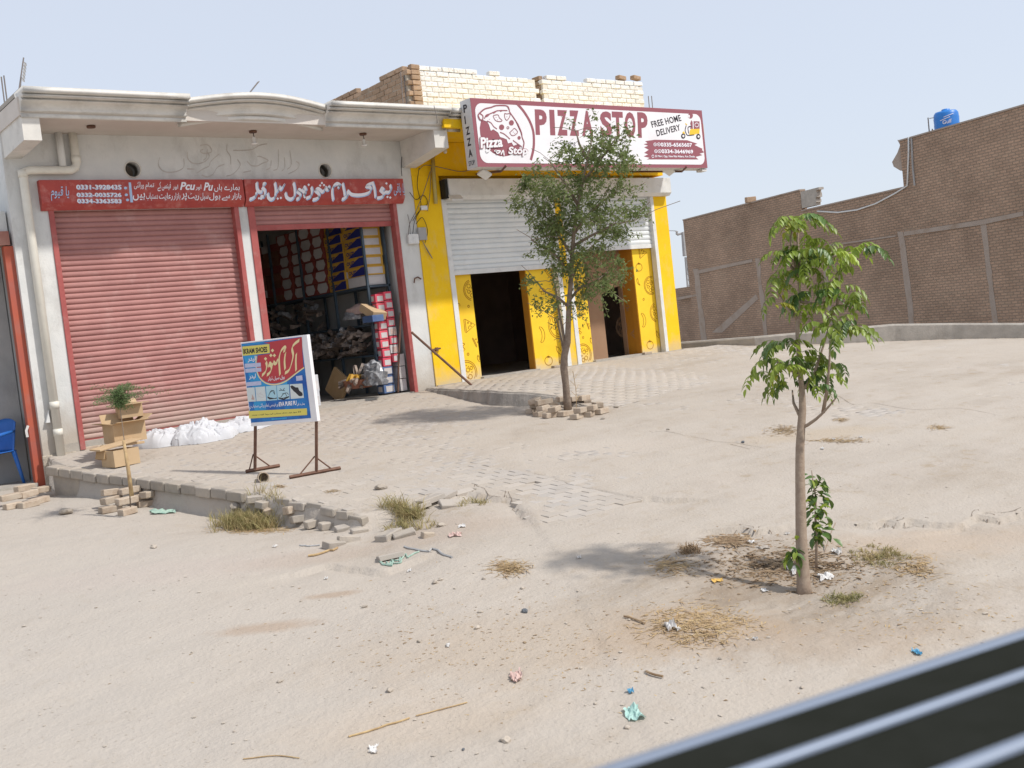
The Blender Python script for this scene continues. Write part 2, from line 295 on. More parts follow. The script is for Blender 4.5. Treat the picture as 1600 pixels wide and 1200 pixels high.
def farbrick(name,vertical_dir,k=1.):
    m=bpy.data.materials.new(name); m.use_nodes=True; n=m.node_tree.nodes; L=m.node_tree.links; b=n['Principled BSDF']; b.inputs['Roughness'].default_value=.95; b.inputs['Specular IOR Level'].default_value=.1
    geo=n.new('ShaderNodeNewGeometry'); dt=n.new('ShaderNodeVectorMath'); dt.operation='DOT_PRODUCT'; L.new(geo.outputs['Position'],dt.inputs[0]); dt.inputs[1].default_value=tuple(vertical_dir)
    sp=n.new('ShaderNodeSeparateXYZ'); L.new(geo.outputs['Position'],sp.inputs[0]); cb=n.new('ShaderNodeCombineXYZ'); L.new(dt.outputs['Value'],cb.inputs[0]); L.new(sp.outputs[2],cb.inputs[1])
    br=n.new('ShaderNodeTexBrick'); L.new(cb.outputs[0],br.inputs['Vector']); br.inputs['Scale'].default_value=1; br.inputs['Brick Width'].default_value=.235; br.inputs['Row Height'].default_value=.085
    br.inputs['Mortar Size'].default_value=.012; br.inputs['Mortar Smooth'].default_value=.3; br.inputs['Color1'].default_value=(.225*k,.155*k,.112*k,1); br.inputs['Color2'].default_value=(.275*k,.188*k,.134*k,1); br.inputs['Mortar'].default_value=(.18*k,.14*k,.108*k,1)
    nz=n.new('ShaderNodeTexNoise'); nz.inputs['Scale'].default_value=.5; nz.inputs['Detail'].default_value=9; nz.inputs['Roughness'].default_value=.7; L.new(geo.outputs['Position'],nz.inputs['Vector'])
    mr=n.new('ShaderNodeMapRange'); L.new(nz.outputs['Fac'],mr.inputs['Value']); mr.inputs['From Min'].default_value=.3; mr.inputs['From Max'].default_value=.7; mr.inputs['To Min'].default_value=.75; mr.inputs['To Max'].default_value=1.25
    hs=n.new('ShaderNodeHueSaturation'); L.new(br.outputs['Color'],hs.inputs['Color']); L.new(mr.outputs[0],hs.inputs['Value'])
    mp=n.new('ShaderNodeMapping'); mp.inputs['Scale'].default_value=(1.2,1.2,7); L.new(geo.outputs['Position'],mp.inputs['Vector'])
    n2=n.new('ShaderNodeTexNoise'); n2.inputs['Scale'].default_value=1; n2.inputs['Detail'].default_value=8; n2.inputs['Roughness'].default_value=.75; L.new(mp.outputs[0],n2.inputs['Vector'])
    m2=n.new('ShaderNodeMapRange'); L.new(n2.outputs['Fac'],m2.inputs['Value']); m2.inputs['From Min'].default_value=.52; m2.inputs['From Max'].default_value=.75; m2.inputs['To Max'].default_value=.7
    mx=n.new('ShaderNodeMix'); mx.data_type='RGBA'; L.new(m2.outputs[0],mx.inputs[0]); L.new(hs.outputs[0],mx.inputs[6]); mx.inputs[7].default_value=(.34,.27,.20,1)
    L.new(mx.outputs[2],b.inputs['Base Color'])
    bp=n.new('ShaderNodeBump'); bp.inputs['Distance'].default_value=.02; iv=n.new('ShaderNodeMath'); iv.operation='SUBTRACT'; iv.inputs[0].default_value=1; L.new(br.outputs['Fac'],iv.inputs[1]); L.new(iv.outputs[0],bp.inputs['Height']); L.new(bp.outputs[0],b.inputs['Normal'])
    return m
M['farbrick']=farbrick('brickwork',BD,1.55)
# ---------------------------------------------------------------- object helpers
WO={}
def org(o): return WO.get(o.name,Vector((0,0,0))) if o else Vector((0,0,0))
def tag(o,label=None,cat=None,group=None,kind=None):
    if label: o['label']=label
    if cat: o['category']=cat
    if group: o['group']=group
    if kind: o['kind']=kind
    return o
def thing(name,label,cat,loc,group=None):
    o=bpy.data.objects.new(name,None); COL.objects.link(o); o.location=loc; o.empty_display_size=.1
    WO[o.name]=Vector(loc); return tag(o,label,cat,group)
class MB:
    def __init__(s): s.v=[]; s.f=[]; s.cuts=[]
    def cut(s):
        if not s.cuts or s.cuts[-1]!=(len(s.v),len(s.f)): s.cuts.append((len(s.v),len(s.f)))
    def add(s,v,f):
        k=len(s.v); s.v+=[tuple(p) for p in v]; s.f+=[tuple(i+k for i in q) for q in f]; return s
    def box(s,a,b,M_=None):
        (x0,y0,z0),(x1,y1,z1)=a,b
        v=[Vector(p) for p in ((x0,y0,z0),(x1,y0,z0),(x1,y1,z0),(x0,y1,z0),(x0,y0,z1),(x1,y0,z1),(x1,y1,z1),(x0,y1,z1))]
        if M_: v=[M_@p for p in v]
        return s.add(v,[(0,3,2,1),(4,5,6,7),(0,1,5,4),(1,2,6,5),(2,3,7,6),(3,0,4,7)])
    def tube(s,pts,r,n=8,cap=True):
        pts=[Vector(p) for p in pts]; R_=r if isinstance(r,(list,tuple)) else [r]*len(pts)
        k=len(s.v); prev=None
        for i,p in enumerate(pts):
            t=(pts[min(i+1,len(pts)-1)]-pts[max(i-1,0)]).normalized()
            a=prev if prev else (Vector((0,0,1)) if abs(t.z)<.9 else Vector((1,0,0)))
            x=(a-t*a.dot(t)).normalized(); prev=x; y=t.cross(x)
            for j in range(n):
                an=2*math.pi*j/n; s.v.append(tuple(p+(x*math.cos(an)+y*math.sin(an))*R_[i]))
        for i in range(len(pts)-1):
            for j in range(n):
                a=k+i*n+j; b=k+i*n+(j+1)%n; s.f.append((a,b,b+n,a+n))
        if cap: s.f.append(tuple(k+j for j in range(n))[::-1]); s.f.append(tuple(k+(len(pts)-1)*n+j for j in range(n)))
        return s
    def prism(s,poly,off):     # poly: 3-D outline, off: extrusion vector
        n=len(poly); off=Vector(off); p=[Vector(q) for q in poly]
        return s.add(p+[q+off for q in p],[tuple(range(n))[::-1],tuple(range(n,2*n))]+[(i,(i+1)%n,(i+1)%n+n,i+n) for i in range(n)])
    def lathe(s,c,prof,n=16,up=(0,0,1)):
        c=Vector(c); up=Vector(up).normalized(); x=up.orthogonal().normalized(); y=up.cross(x); k=len(s.v)
        for r,h in prof:
            for j in range(n):
                a=2*math.pi*j/n; s.v.append(tuple(c+up*h+(x*math.cos(a)+y*math.sin(a))*r))
        for i in range(len(prof)-1):
            for j in range(n):
                a=k+i*n+j;b=k+i*n+(j+1)%n; s.f.append((a,b,b+n,a+n))
        s.f.append(tuple(k+j for j in range(n))[::-1]); s.f.append(tuple(k+(len(prof)-1)*n+j for j in range(n)))
        return s
    def mesh(s,name,m,smooth=False,o=Vector((0,0,0))):
        me=bpy.data.meshes.new(name); v=np.array(s.v,float).reshape(-1,3)-np.array(o)
        me.from_pydata(v.tolist(),[],s.f); me.materials.append(m)
        if smooth: me.polygons.foreach_set('use_smooth',[True]*len(me.polygons))
        me.update(); return me
    def build(s,name,m,parent=None,smooth=False,bevel=0):
        """world-space shape -> one object whose origin sits at its parent's; cut marks make one object each"""
        if parent and len(s.cuts)>1:
            cs=([(0,0)] if s.cuts[0]!=(0,0) else [])+s.cuts+[(len(s.v),len(s.f))]; o=None
            for (v0,f0),(v1,f1) in zip(cs,cs[1:]):
                if f1>f0: q=MB(); q.v=s.v[v0:v1]; q.f=[tuple(i-v0 for i in g) for g in s.f[f0:f1]]; o=q.build(name,m,parent,smooth,bevel)
            return o
        o_=org(parent)
        if not parent and s.v:
            a=np.array(s.v); o_=Vector((a[:,0].mean(),a[:,1].mean(),a[:,2].min()))
        me=s.mesh(name,m,smooth,o_); o=bpy.data.objects.new(name,me); COL.objects.link(o)
        WO[o.name]=Vector(o_)
        if parent: o.parent=parent
        else: o.location=o_
        if bevel: md=o.modifiers.new('bevel','BEVEL'); md.width=bevel; md.segments=2; md.limit_method='ANGLE'
        return o
def put(name,me,loc,parent=None,rot=(0,0,0),sc=(1,1,1)):
    o=bpy.data.objects.new(name,me); COL.objects.link(o); o.location=Vector(loc)-org(parent); o.rotation_euler=rot; o.scale=sc
    WO[o.name]=Vector(loc)
    if parent: o.parent=parent
    return o
def nparr_mesh(name,v,f,m,smooth=False):
    me=bpy.data.meshes.new(name); nv,nf=len(v),len(f); k=f.shape[1]
    me.vertices.add(nv); me.vertices.foreach_set('co',np.asarray(v,np.float32).ravel())
    me.loops.add(nf*k); me.loops.foreach_set('vertex_index',f.astype(np.int32).ravel())
    me.polygons.add(nf); me.polygons.foreach_set('loop_start',np.arange(0,nf*k,k,dtype=np.int32)); me.polygons.foreach_set('loop_total',np.full(nf,k,np.int32))
    if smooth: me.polygons.foreach_set('use_smooth',np.ones(nf,bool))
    me.materials.append(m); me.update(calc_edges=True); return me
def rough_box(w_,d,h,j=.006,seed=0,sub=True):
    """a brick with knocked corners: 26 verts hull-like block, origin at centre"""
    r=random.Random(seed); b=MB(); c=.10*min(w_,d,h)
    v=[];idx={}
    pts=[]
    for sx in(-1,1):
        for sy in(-1,1):
            for sz in(-1,1):
                for ax in range(3):
                    p=[sx*w_/2,sy*d/2,sz*h/2]
                    for k in range(3):
                        if k!=ax: p[k]-=(c*(.6+r.random()*.9))*(1 if p[k]>0 else -1)
                    pts.append(tuple(q+r.uniform(-j,j)*.3 for q in p))
    import bmesh
    bm=bmesh.new()
    for p in pts: bm.verts.new(p)
    bmesh.ops.convex_hull(bm,input=bm.verts)
    bmesh.ops.dissolve_limit(bm,angle_limit=.09,verts=bm.verts,edges=bm.edges)
    return bm
def bm_mesh(bm,name,m):
    me=bpy.data.meshes.new(name); bm.to_mesh(me); bm.free(); me.materials.append(m); return me
BR=[bm_mesh(rough_box(.222,.105,.068,seed=i),'brick',M['oldbrick']) for i in range(5)]
HB=[bm_mesh(rough_box(.12,.10,.068,.012,seed=20+i),'broken_brick',M['oldbrick']) for i in range(3)]
def stone_mesh(seed,m,sx=1,sy=1,sz=.7):
    import bmesh
    bm=bmesh.new(); bmesh.ops.create_icosphere(bm,subdivisions=2,radius=.5)
    for v in bm.verts:
        n_=mn.noise(v.co*2.2+Vector((seed*7.3,seed*3.1,0))); k=1+.45*n_
        v.co=Vector((v.co.x*k*sx,v.co.y*k*sy,v.co.z*k*sz))
    return bm_mesh(bm,'stone',m)
ST=[stone_mesh(i,M['stone'],1,.8+.1*(i%3),.55+.08*(i%3)) for i in range(6)]
STD=stone_mesh(9,M['stonedk'],1,.8,.75)
# ---------------------------------------------------------------- flat print and lettering
class Plane:
    """a flat face; points come from picture positions or metres"""
    def __init__(s,p,n,off=.003): s.p=Vector(p); s.n=Vector(n).normalized(); s.k=off; s.u=Vector((0,0,1)).cross(s.n).normalized(); s.v=s.n.cross(s.u)
    def at(s,x,y,lay=1): return onP(x,y,s.p,s.n)+s.n*(s.k*lay)
def fillpoly(b,pl,pts,lay=1):
    b.add([pl.at(x,y,lay) for x,y in pts],[tuple(range(len(pts)))])
def ribbon(b,P3,n,wd,closed=False,nib=None):
    P3=[Vector(p) for p in P3]; N=len(P3); k=len(b.v)
    W_=wd if isinstance(wd,(list,tuple)) else [wd]*N
    for i,p in enumerate(P3):
        a=P3[(i-1)%N] if (closed or i>0) else p; c=P3[(i+1)%N] if (closed or i<N-1) else p
        t=(c-a).normalized(); q=n.cross(t)
        o=q*(W_[i]/2)
        if nib is not None:
            nb=nib if nib.dot(q)>0 else -nib
            o=nb*(W_[i]/2)+q*(W_[i]*.16)
        b.v.append(tuple(p+o)); b.v.append(tuple(p-o))
    for i in range(N if closed else N-1):
        j=(i+1)%N; b.f.append((k+2*i,k+2*i+1,k+2*j+1,k+2*j))
def smooth_pts(p,m=4):
    if len(p)<3: return p
    out=[]
    for i in range(len(p)-1):
        p0=p[max(i-1,0)];p1=p[i];p2=p[i+1];p3=p[min(i+2,len(p)-1)]
        for j in range(m):
            t=j/m; out.append(tuple(.5*((2*b_)+(-a+c)*t+(2*a-5*b_+4*c-d)*t*t+(-a+3*b_-3*c+d)*t**3) for a,b_,c,d in zip(p0,p1,p2,p3)))
    out.append(p[-1]); return out
def Zm(x0,y0,s): return lambda pts:[(x0+x/s,y0+y/s) for x,y in pts]
def strokes(b,pl,zm,lst,wd,lay=1,nib=None,closed=False,dl=.15):
    for i,s_ in enumerate(lst):
        pts=smooth_pts(zm(s_)); ribbon(b,[pl.at(x,y,lay+dl*i/len(lst)) for x,y in pts],pl.n,wd,closed,nib)
def dots(b,pl,zm,lst,r,lay=1.3):
    for x,y in zm(lst): b.add([pl.at(x-r,y,lay),pl.at(x,y+r*1.1,lay),pl.at(x+r,y,lay),pl.at(x,y-r*1.1,lay)],[(0,1,2,3)])
_pm={}
for cp in list(range(0xFB50,0xFC00))+list(range(0xFE80,0xFEFD)):
    d_=unicodedata.decomposition(chr(cp)).split()
    if len(d_)==2: _pm.setdefault(int(d_[1],16),{})[d_[0]]=cp
def shape(s):
    out=[];n_=len(s);J=lambda c:ord(c) in _pm;dual=lambda c:J(c) and '<initial>' in _pm[ord(c)]
    for i,c in enumerate(s):
        if not J(c): out.append(c);continue
        pv=i>0 and dual(s[i-1]); nx=i<n_-1 and J(s[i+1]) and dual(c)
        k='<medial>' if pv and nx else '<final>' if pv else '<initial>' if nx else '<isolated>'
        f=_pm[ord(c)]; out.append(chr(f.get(k) or f.get('<isolated>')))
    return ''.join(reversed(out))
def text(b,body,o3,x3,y3,n,bold=0,space=1.):
    b.cut()
    """letters fitted so their box spans o3 (lower left), x3 (lower right), y3 (upper left)"""
    c=bpy.data.curves.new('t','FONT'); c.body=body; c.resolution_u=3; c.offset=bold; c.space_character=space
    o=bpy.data.objects.new('t',c); COL.objects.link(o); bpy.context.view_layer.update()
    me=bpy.data.meshes.new_from_object(o.evaluated_get(bpy.context.evaluated_depsgraph_get()))
    bpy.data.objects.remove(o); v=np.array([q.co[:] for q in me.vertices])
    if len(v)==0: return
    x0,y0=v[:,0].min(),v[:,1].min(); w_=max(v[:,0].max()-x0,1e-6); h_=max(v[:,1].max()-y0,1e-6)
    o3,x3,y3=Vector(o3),Vector(x3),Vector(y3)
    b.add([o3+(x3-o3)*((p[0]-x0)/w_)+(y3-o3)*((p[1]-y0)/h_) for p in v],[tuple(f.vertices) for f in me.polygons])
    bpy.data.meshes.remove(me)
def textpx(b,pl,body,ll,lr,ul,lay=1,bold=0,space=1.): text(b,body,pl.at(*ll,lay),pl.at(*lr,lay),pl.at(*ul,lay),pl.n,bold,space)
def circ(cx,cy,rx,ry=None,n=20,a0=0,a1=360): ry=ry or rx; return [(cx+rx*math.cos(rad(a0+(a1-a0)*i/n)),cy+ry*math.sin(rad(a0+(a1-a0)*i/n))) for i in range(n+(0 if a1-a0==360 else 1))]

# ================================================================= SETTING
def axis(segs,far):
    a=[]
    for x0,x1,d in segs: a+=list(np.arange(x0,x1,d))
    return np.array([-far,-120,-60,-30,-18]+a+[segs[-1][1],30,45,70,120,far])
def ground_mesh():
    xs=axis([(-12,-1,.5),(-1,15,.036),(15,24,.15)],600); ys=axis([(-12,2.2,.4),(2.2,6.5,.022),(6.5,14.6,.036),(14.6,24,.4)],600)
    X,Y=np.meshgrid(xs,ys); Z=H(X,Y)
    Z=np.where(Y>D+.2,np.minimum(Z,.75),Z)
    wy=[q[1] for q in WALLP][::-1]; wx=[q[0] for q in WALLP][::-1]
    Z=np.where(X>np.interp(Y,wy,wx)+.12,np.minimum(Z,-1.6),Z)
    v=np.stack([X,Y,Z],-1).reshape(-1,3); nx,ny=len(xs),len(ys)
    i=np.arange((nx-1)*(ny-1)); r,c=divmod(i,nx-1); a=r*nx+c
    f=np.stack([a,a+1,a+nx+1,a+nx],1)
    me=nparr_mesh('ground',v,f,M['ground'],True)
    o=bpy.data.objects.new('ground',me); COL.objects.link(o); tag(o,kind='structure')
WALLP=[(15.2,60),(15.2,14.3)]+[tuple(gA(*q)[:2]) for q in ((1180,540),(1300,537),(1400,533),(1490,530.5),(1600,529))]
WALLP+=[(WALLP[-1][0]+(WALLP[-1][0]-WALLP[-2][0])*9,WALLP[-1][1]+(WALLP[-1][1]-WALLP[-2][1])*9)]
ground_mesh()
# raised slab before the yellow shop
def Bz(x,y): return A(x,y)+np.minimum(.03+.078*(D-np.clip(y,8,D)),.19)*sst((y-10.2)/1.5)*sst((12.6-x)/2.6)+.002
def gB(px,py):
    d=ray(px,py);lo,hi=3,60
    for i in range(50):
        m=(lo+hi)/2;p=CP+d*m
        if p.z-float(Bz(p.x,p.y))>0: lo=m
        else: hi=m
    return CP+d*lo
_e=sorted([tuple(gB(*q)[:2]) for q in ((669,607),(700,608),(740,610),(780,612),(820,614),(850,616),(875,619))],key=lambda q:q[1])
_ex=[e[0] for e in _e]; _ey=[e[1] for e in _e]
def xe(y): return np.interp(y,_ey,_ex)
def in_slab(x,y): return (x>xe(y))&(x<12.6)&(y>10.25)
ys_=np.arange(10.25,D-.02,.045); v=[]; K=60; n_=K
for i,y in enumerate(ys_):
    x0=float(xe(y))+.03*mn.noise(Vector((y*6,2,0)))+.015*mn.noise(Vector((y*20,2,0)))
    for j in range(K):
        x=x0+(12.6-x0)*(j/(K-1)); v.append((x,y,float(Bz(x,y))-.002+.010*mn.noise(Vector((x*4,y*4,0)))+.005*mn.noise(Vector((x*17,y*17,0)))))
b=MB(); f=[]
for i in range(len(ys_)-1):
    for j in range(K-1): a=i*K+j; f.append((a,a+1,a+K+1,a+K))
b.add(v,f); sl_=b.build('raised_slab',M['ground'],smooth=True); tag(sl_,kind='structure')
b=MB()
for i,y in enumerate(ys_):
    x,y,z=v[i*K]; j_=.03*mn.noise(Vector((y*7,5,0))); hgt=max(z-float(A(x,y)),0)
    b.v+=[(x-.07+j_,y,z-hgt-.05),(x-.02+j_*.4,y,z-.02),(x+.02,y,z+.006)]
for i in range(len(ys_)-1):
    for j in range(2): a_=i*3+j; b.f.append((a_,a_+3,a_+4,a_+1))
tag(b.build('slab_edge',mat('shaded_concrete_edge',(.30,.27,.235),(.38,.34,.30),6,.95,.01,30,stain=(.42,.37,.31),sscale=3,samt=.5)),kind='structure')  # bare concrete edge, its colour darkened for the side turned from the sun
# ---- pavers
ap=thing('paved_apron',None,None,(6,10,.7)); tag(ap,kind='structure')
PW,PH,PT=.218,.106,.05
pv=[]
for r in range(0,66):
    y=D-.10-r*(PH+.003)
    for c in range(0,74):
        x=3.55+c*(PW+.002)+(.11 if r%2 else 0)
        pv.append((x+PW/2,y-PH/2))
pv=np.array(pv); sd,dd,stp=edge_info(pv[:,0],pv[:,1]); up=(sd*SG<=0)
cn=np.array([[-1,-1],[1,-1],[1,1],[-1,1]])*np.array([PW/2,PH/2])*.8
for q in cn: s2,_,_=edge_info(pv[:,0]+q[0],pv[:,1]+q[1]); up&=(s2*SG<=0)
px_,py_=pv[:,0],pv[:,1]
tops=np.where(in_slab(px_,py_),Bz(px_,py_),A(px_,py_))
hid=np.where(in_slab(px_,py_),False,H(px_,py_)>tops+.012)
T1=gA(888,640)
keep=up&~hid&(px_>3.5)&(px_<17.5)&(np.hypot(px_-T1.x,py_-T1.y)>.38)&~((np.abs(px_-xe(py_))<.16)&(py_>10.3))
keep&=(RNG.random(len(pv))>.012)
pv=pv[keep]; tops=tops[keep]; slabm=in_slab(pv[:,0],pv[:,1])
order=np.argsort(np.hypot(pv[:,0],pv[:,1])); pv=pv[order]; tops=tops[order]; slabm=slabm[order]
def paver_mesh(i):
    r=random.Random(i); b=MB(); c=.003
    o=[(-PW/2,-PH/2),(PW/2,-PH/2),(PW/2,PH/2),(-PW/2,PH/2)]
    v=[(x,y,-PT) for x,y in o]+[(x,y,-c) for x,y in o]+[(x-math.copysign(c,x),y-math.copysign(c,y),r.uniform(-.001,.001)) for x,y in o]
    b.add(v,[(0,1,5,4),(1,2,6,5),(2,3,7,6),(3,0,4,7),(4,5,9,8),(5,6,10,9),(6,7,11,10),(7,4,8,11),(8,9,10,11)]); return b
PM=[paver_mesh(i).mesh('paver',M['paver']) for i in range(3)]
sl=[(math.atan(.10),0)]
JV=[];JF=[];pb=paver_mesh(7); pvv=np.array(pb.v); pq=[q for q in pb.f]; pf=np.array(pq)
for i,(x,y) in enumerate(pv):
    e=.1 if not slabm[i] else .075
    j=RNG.normal(0,1,4)
    lift=0
    if i<300:
        sdd,dE,_=edge_info(np.array([x]),np.array([y])); near=dE[0]<.22
        o=put('paver',PM[i%3],(x,y,tops[i]+j[0]*.0012-(.012*abs(j[3]) if near else 0)),ap,(math.atan(e)+j[1]*.008*(4 if near else 1),j[2]*.008*(4 if near else 1),j[3]*.006*(5 if near else 1)))
    else:
        q=pvv.copy(); q[:,2]+=q[:,1]*e+q[:,0]*j[1]*.008+tops[i]+j[0]*.0012; q[:,0]+=x;q[:,1]+=y
        JV.append(q); JF.append(pf+len(pvv)*(i-300))
if JV:
    me=nparr_mesh('far_pavers',np.concatenate(JV),np.concatenate(JF),M['paver']); o=put('far_pavers',me,(0,0,0),ap); tag(o,kind='stuff')
# kerb blocks along the broken edge
def walk(pts,step,start=0):
    out=[];acc=start
    for (x0,y0),(x1,y1) in zip(pts,pts[1:]):
        L_=math.hypot(x1-x0,y1-y0); 
        while acc<L_: t=acc/L_; out.append((x0+(x1-x0)*t,y0+(y1-y0)*t,math.atan2(y1-y0,x1-x0))); acc+=step
        acc-=L_
    return out
KB=[bm_mesh(rough_box(.212,.085,.075,seed=40+i),'kerb_block',M['block']) for i in range(4)]
for i,(x,y,a) in enumerate(walk(EDG[5:9],.225,.14)):
    r=random.Random(i); put('kerb_block',KB[i%4],(x+r.uniform(-.02,.02),y+r.uniform(-.02,.02),float(A(x,y))-.042-r.random()*.02),ap,(r.uniform(-.1,.1),r.uniform(-.06,.12),a+r.uniform(-.08,.08)))
# ---- retaining wall under the apron edge
rw=thing('retaining_wall','low grey block and brick wall holding up the paving before the closed red shutter','retaining wall',(4.2,11.5,.55))
path=EDG[1:5]; b=MB()
nrm=[]
for i,(x,y) in enumerate(path):
    a=path[max(i-1,0)]; c=path[min(i+1,len(path)-1)]; t=Vector((c[0]-a[0],c[1]-a[1],0)).normalized(); nrm.append(Vector((t.y,-t.x,0)))   # right side
outw=-1 if (Vector((1.5,9,0))-Vector((*path[1],0))).dot(nrm[1])<0 else 1
for i in range(len(path)-1):
    q=[]
    for k in (i,i+1):
        p=Vector((*path[k],0)); n=nrm[k]*outw; zt=float(A(p.x,p.y))-.105
        q.append((p+n*.005,p-n*.14,zt))
    z0=float(A(*path[i]))-.55
    (a1,a2,zt1),(b1,b2,zt2)=q
    v=[Vector((p.x,p.y,z)) for p,z in ((a1,z0),(b1,z0),(b2,z0),(a2,z0),(a1,zt1),(b1,zt2),(b2,zt2),(a2,zt1))]
    b.add(v,[(0,3,2,1),(4,5,6,7),(0,1,5,4),(1,2,6,5),(2,3,7,6),(3,0,4,7)])
b.build('plaster',M['block'],rw)
TB=[bm_mesh(rough_box(.235,.15,.105,seed=60+i),'coping_block',M['block']) for i in range(4)]
BB=[bm_mesh(rough_box(.19,.10,.068,seed=70+i),'brick',M['block']) for i in range(4)]
for i,(x,y,a) in enumerate(walk(path,.245,.1)):
    r=random.Random(i+5); put('coping_block',TB[i%4],(x+r.uniform(-.008,.008),y+r.uniform(-.006,.006),float(A(x,y))-.05+r.uniform(-.006,.004)),rw,(r.uniform(-.03,.03),math.atan(.1)*1 if a>0 else -math.atan(.1)*-1,a+r.uniform(-.03,.03)))
pts=[tuple(gA(*q)[:2]) for q in ((245,749),(320,759),(395,769))]
for row in range(4):
    for i,(x,y,a) in enumerate(walk(pts,.2,.05+.1*(row%2))):
        r=random.Random(i*7+row); n=Vector((math.sin(a),-math.cos(a),0))*outw
        put('brick',BB[(i+row)%4],(x+n.x*(-.035),y+n.y*(-.035),float(A(x,y))-.145-row*.076),rw,(0,-math.atan(.1)*0,a+r.uniform(-.03,.03)))
# ---- far concrete parapet by the yellow shop
pp=[gA(1049,544),gA(1180,540),gA(1300,537),gA(1400,533),gA(1490,530.5),gA(1600,529)]
pp.append(pp[-1]+(pp[-1]-pp[-2])*9)
tops_=[onW(x,y,(p-CP).dot(fw)).z for (x,y),p in zip(((1049,536),(1180,526),(1300,515),(1400,506),(1490,505),(1600,505)),pp)]; tops_.append(tops_[-1])
b=MB(); k=0
for i,p in enumerate(pp):
    a=pp[max(i-1,0)];c=pp[min(i+1,len(pp)-1)];t=(c-a).normalized();n=Vector((-t.y,t.x,0)); n=n if n.x>0 else -n
    b.v+=[(p.x,p.y,p.z-.3),(p.x,p.y,tops_[i]-.03),(p.x+n.x*.02,p.y+n.y*.02,tops_[i]),(p.x+n.x*.2,p.y+n.y*.2,tops_[i]),(p.x+n.x*.22,p.y+n.y*.22,p.z-.3)]
for i in range(len(pp)-1):
    for j in range(4): a=i*5+j; b.f.append((a,a+5,a+6,a+1))
b.f.append((0,1,2,3,4)); 
o=b.build('low_wall',M['conc']); tag(o,'low rendered concrete wall in front of the long brown brick building','wall')

# ================================================================= SHOE SHOP
fx=lambda px,py,Y=D: onY(px,py,Y).x
shop=thing('shoe_shop','white rendered shop with moulded cornice, one closed red shutter and one open shoe store','shop',(6.3,D,1.1))
XL=3.52; S1a=3.97; S1b=fx(369,350); J1=fx(375,350); P1=fx(389,350); J2=fx(399,345); O2=fx(616,345); J3=fx(621.5,345); XY=9.43
ZS=5.03
b=MB(); b.cut(); b.box((XL,D,.6),(S1a,D+.28,4.08)); b.cut(); b.box((J1,D,.6),(P1,D+.28,4.08)); b.cut(); b.box((J3,D,.6),(XY,D+.28,4.08)); b.build('pillar',M['white'],shop); b=MB()
def hole_band(b,x0,x1,z0,z1,holes,r=.098):
    x=x0
    for hx,hz_ in holes:
        s_=.16
        b.box((x,D,z0),(hx-s_,D+.28,z1)); b.box((hx-s_,D,z0),(hx+s_,D+.28,hz_-s_)); b.box((hx-s_,D,hz_+s_),(hx+s_,D+.28,z1)); x=hx+s_
        k=len(b.v); n=32
        for j in range(n):
            a=2*math.pi*j/n; c,s2=math.cos(a),math.sin(a); m_=s_/max(abs(c),abs(s2))
            b.v.append((hx+c*m_,D,hz_+s2*m_)); b.v.append((hx+c*r,D,hz_+s2*r)); b.v.append((hx+c*r,D+.28,hz_+s2*r))
        for j in range(n):
            a=k+3*j;c=k+3*((j+1)%n); b.f.append((a,c,c+1,a+1)); b.f.append((a+1,c+1,c+2,a+2))
    b.box((x,D,z0),(x1,D+.28,z1))
VH=[(5.09,4.59),(7.93,4.58)]
hole_band(b,XL,XY,4.08,ZS,VH)
b.box((XL,D+.28,.6),(XL+.2,20,5.2))
b.build('wall',M['white'],shop)
for hx,hz_ in VH:
    b=MB(); n=28; 
    for y,r in ((D-.012,.100),(D-.012,.112),(D+.01,.112),(D+.2,.096),(D-.012,.100)):
        b.v+=[(hx+math.cos(2*math.pi*j/n)*r,y,hz_+math.sin(2*math.pi*j/n)*r) for j in range(n)]
    for i in range(4):
        for j in range(n): b.f.append((i*n+j,i*n+(j+1)%n,(i+1)*n+(j+1)%n,(i+1)*n+j))
    b.build('vent_pipe',M['ivory'],shop,True)
# rough stone-like base of the left column
b=MB(); 
for i in range(1): b.box((XL-.02,D-.03,.5),(S1a-.06,D,1.06))
b.build('column_base',mat('rough_render',(.48,.42,.34),(.38,.33,.27),14,.95,.03,18),shop,bevel=.01)
# roof slab, soffit, end beams
b=MB(); b.box((XL,13.02,ZS),(XY,20,5.24)); b.build('roof_slab',M['soffit'],shop)
b=MB(); b.prism([(XL+.02,13.03,4.75),(XL+.02,13.03,ZS),(XL+.02,D,ZS),(XL+.02,D,4.72)],(.2,0,0)); b.build('beam',M['cornice'],shop)
xr=onY(680,228,13.03).x; xr2=onY(701,230,13.03).x
b=MB(); b.prism([(xr,13.03,4.75),(xr,13.03,ZS),(xr,D-.01,ZS),(xr,D-.01,4.62)],(xr2-xr,0,0)); b.build('beam',M['cornice'],shop)
# moulded cornice: three runs of one profile
PROF=[(0,0),(-.03,0),(-.03,.042),(.0,.047),(.0,.060),(-.055,.062),(-.055,.085),(-.05,.10),(-.065,.13),(-.10,.155),(-.15,.168),(-.15,.178),(-.12,.183),(-.12,.196),(-.20,.20),(-.20,.222),(-.17,.226),(-.17,.236),(-.235,.24),(-.235,.30),(.15,.30)]
def run(x0,x1,yo,zo,n,name='cornice'):
    b=MB(); m=len(PROF)
    for i in range(n+1):
        t=i/n; x=x0+(x1-x0)*t
        for dy,dz in PROF: b.v.append((x,13.02+dy+yo(t),ZS-.02+dz*1.02+zo(t)))
    for i in range(n):
        for j in range(m-1): a=i*m+j; b.f.append((a,a+m,a+m+1,a+1))
    b.f.append(tuple(range(m))); b.f.append(tuple(n*m+j for j in range(m))[::-1])
    o=b.build(name,M['cornice'],shop); md=o.modifiers.new('w','WEIGHTED_NORMAL'); return o
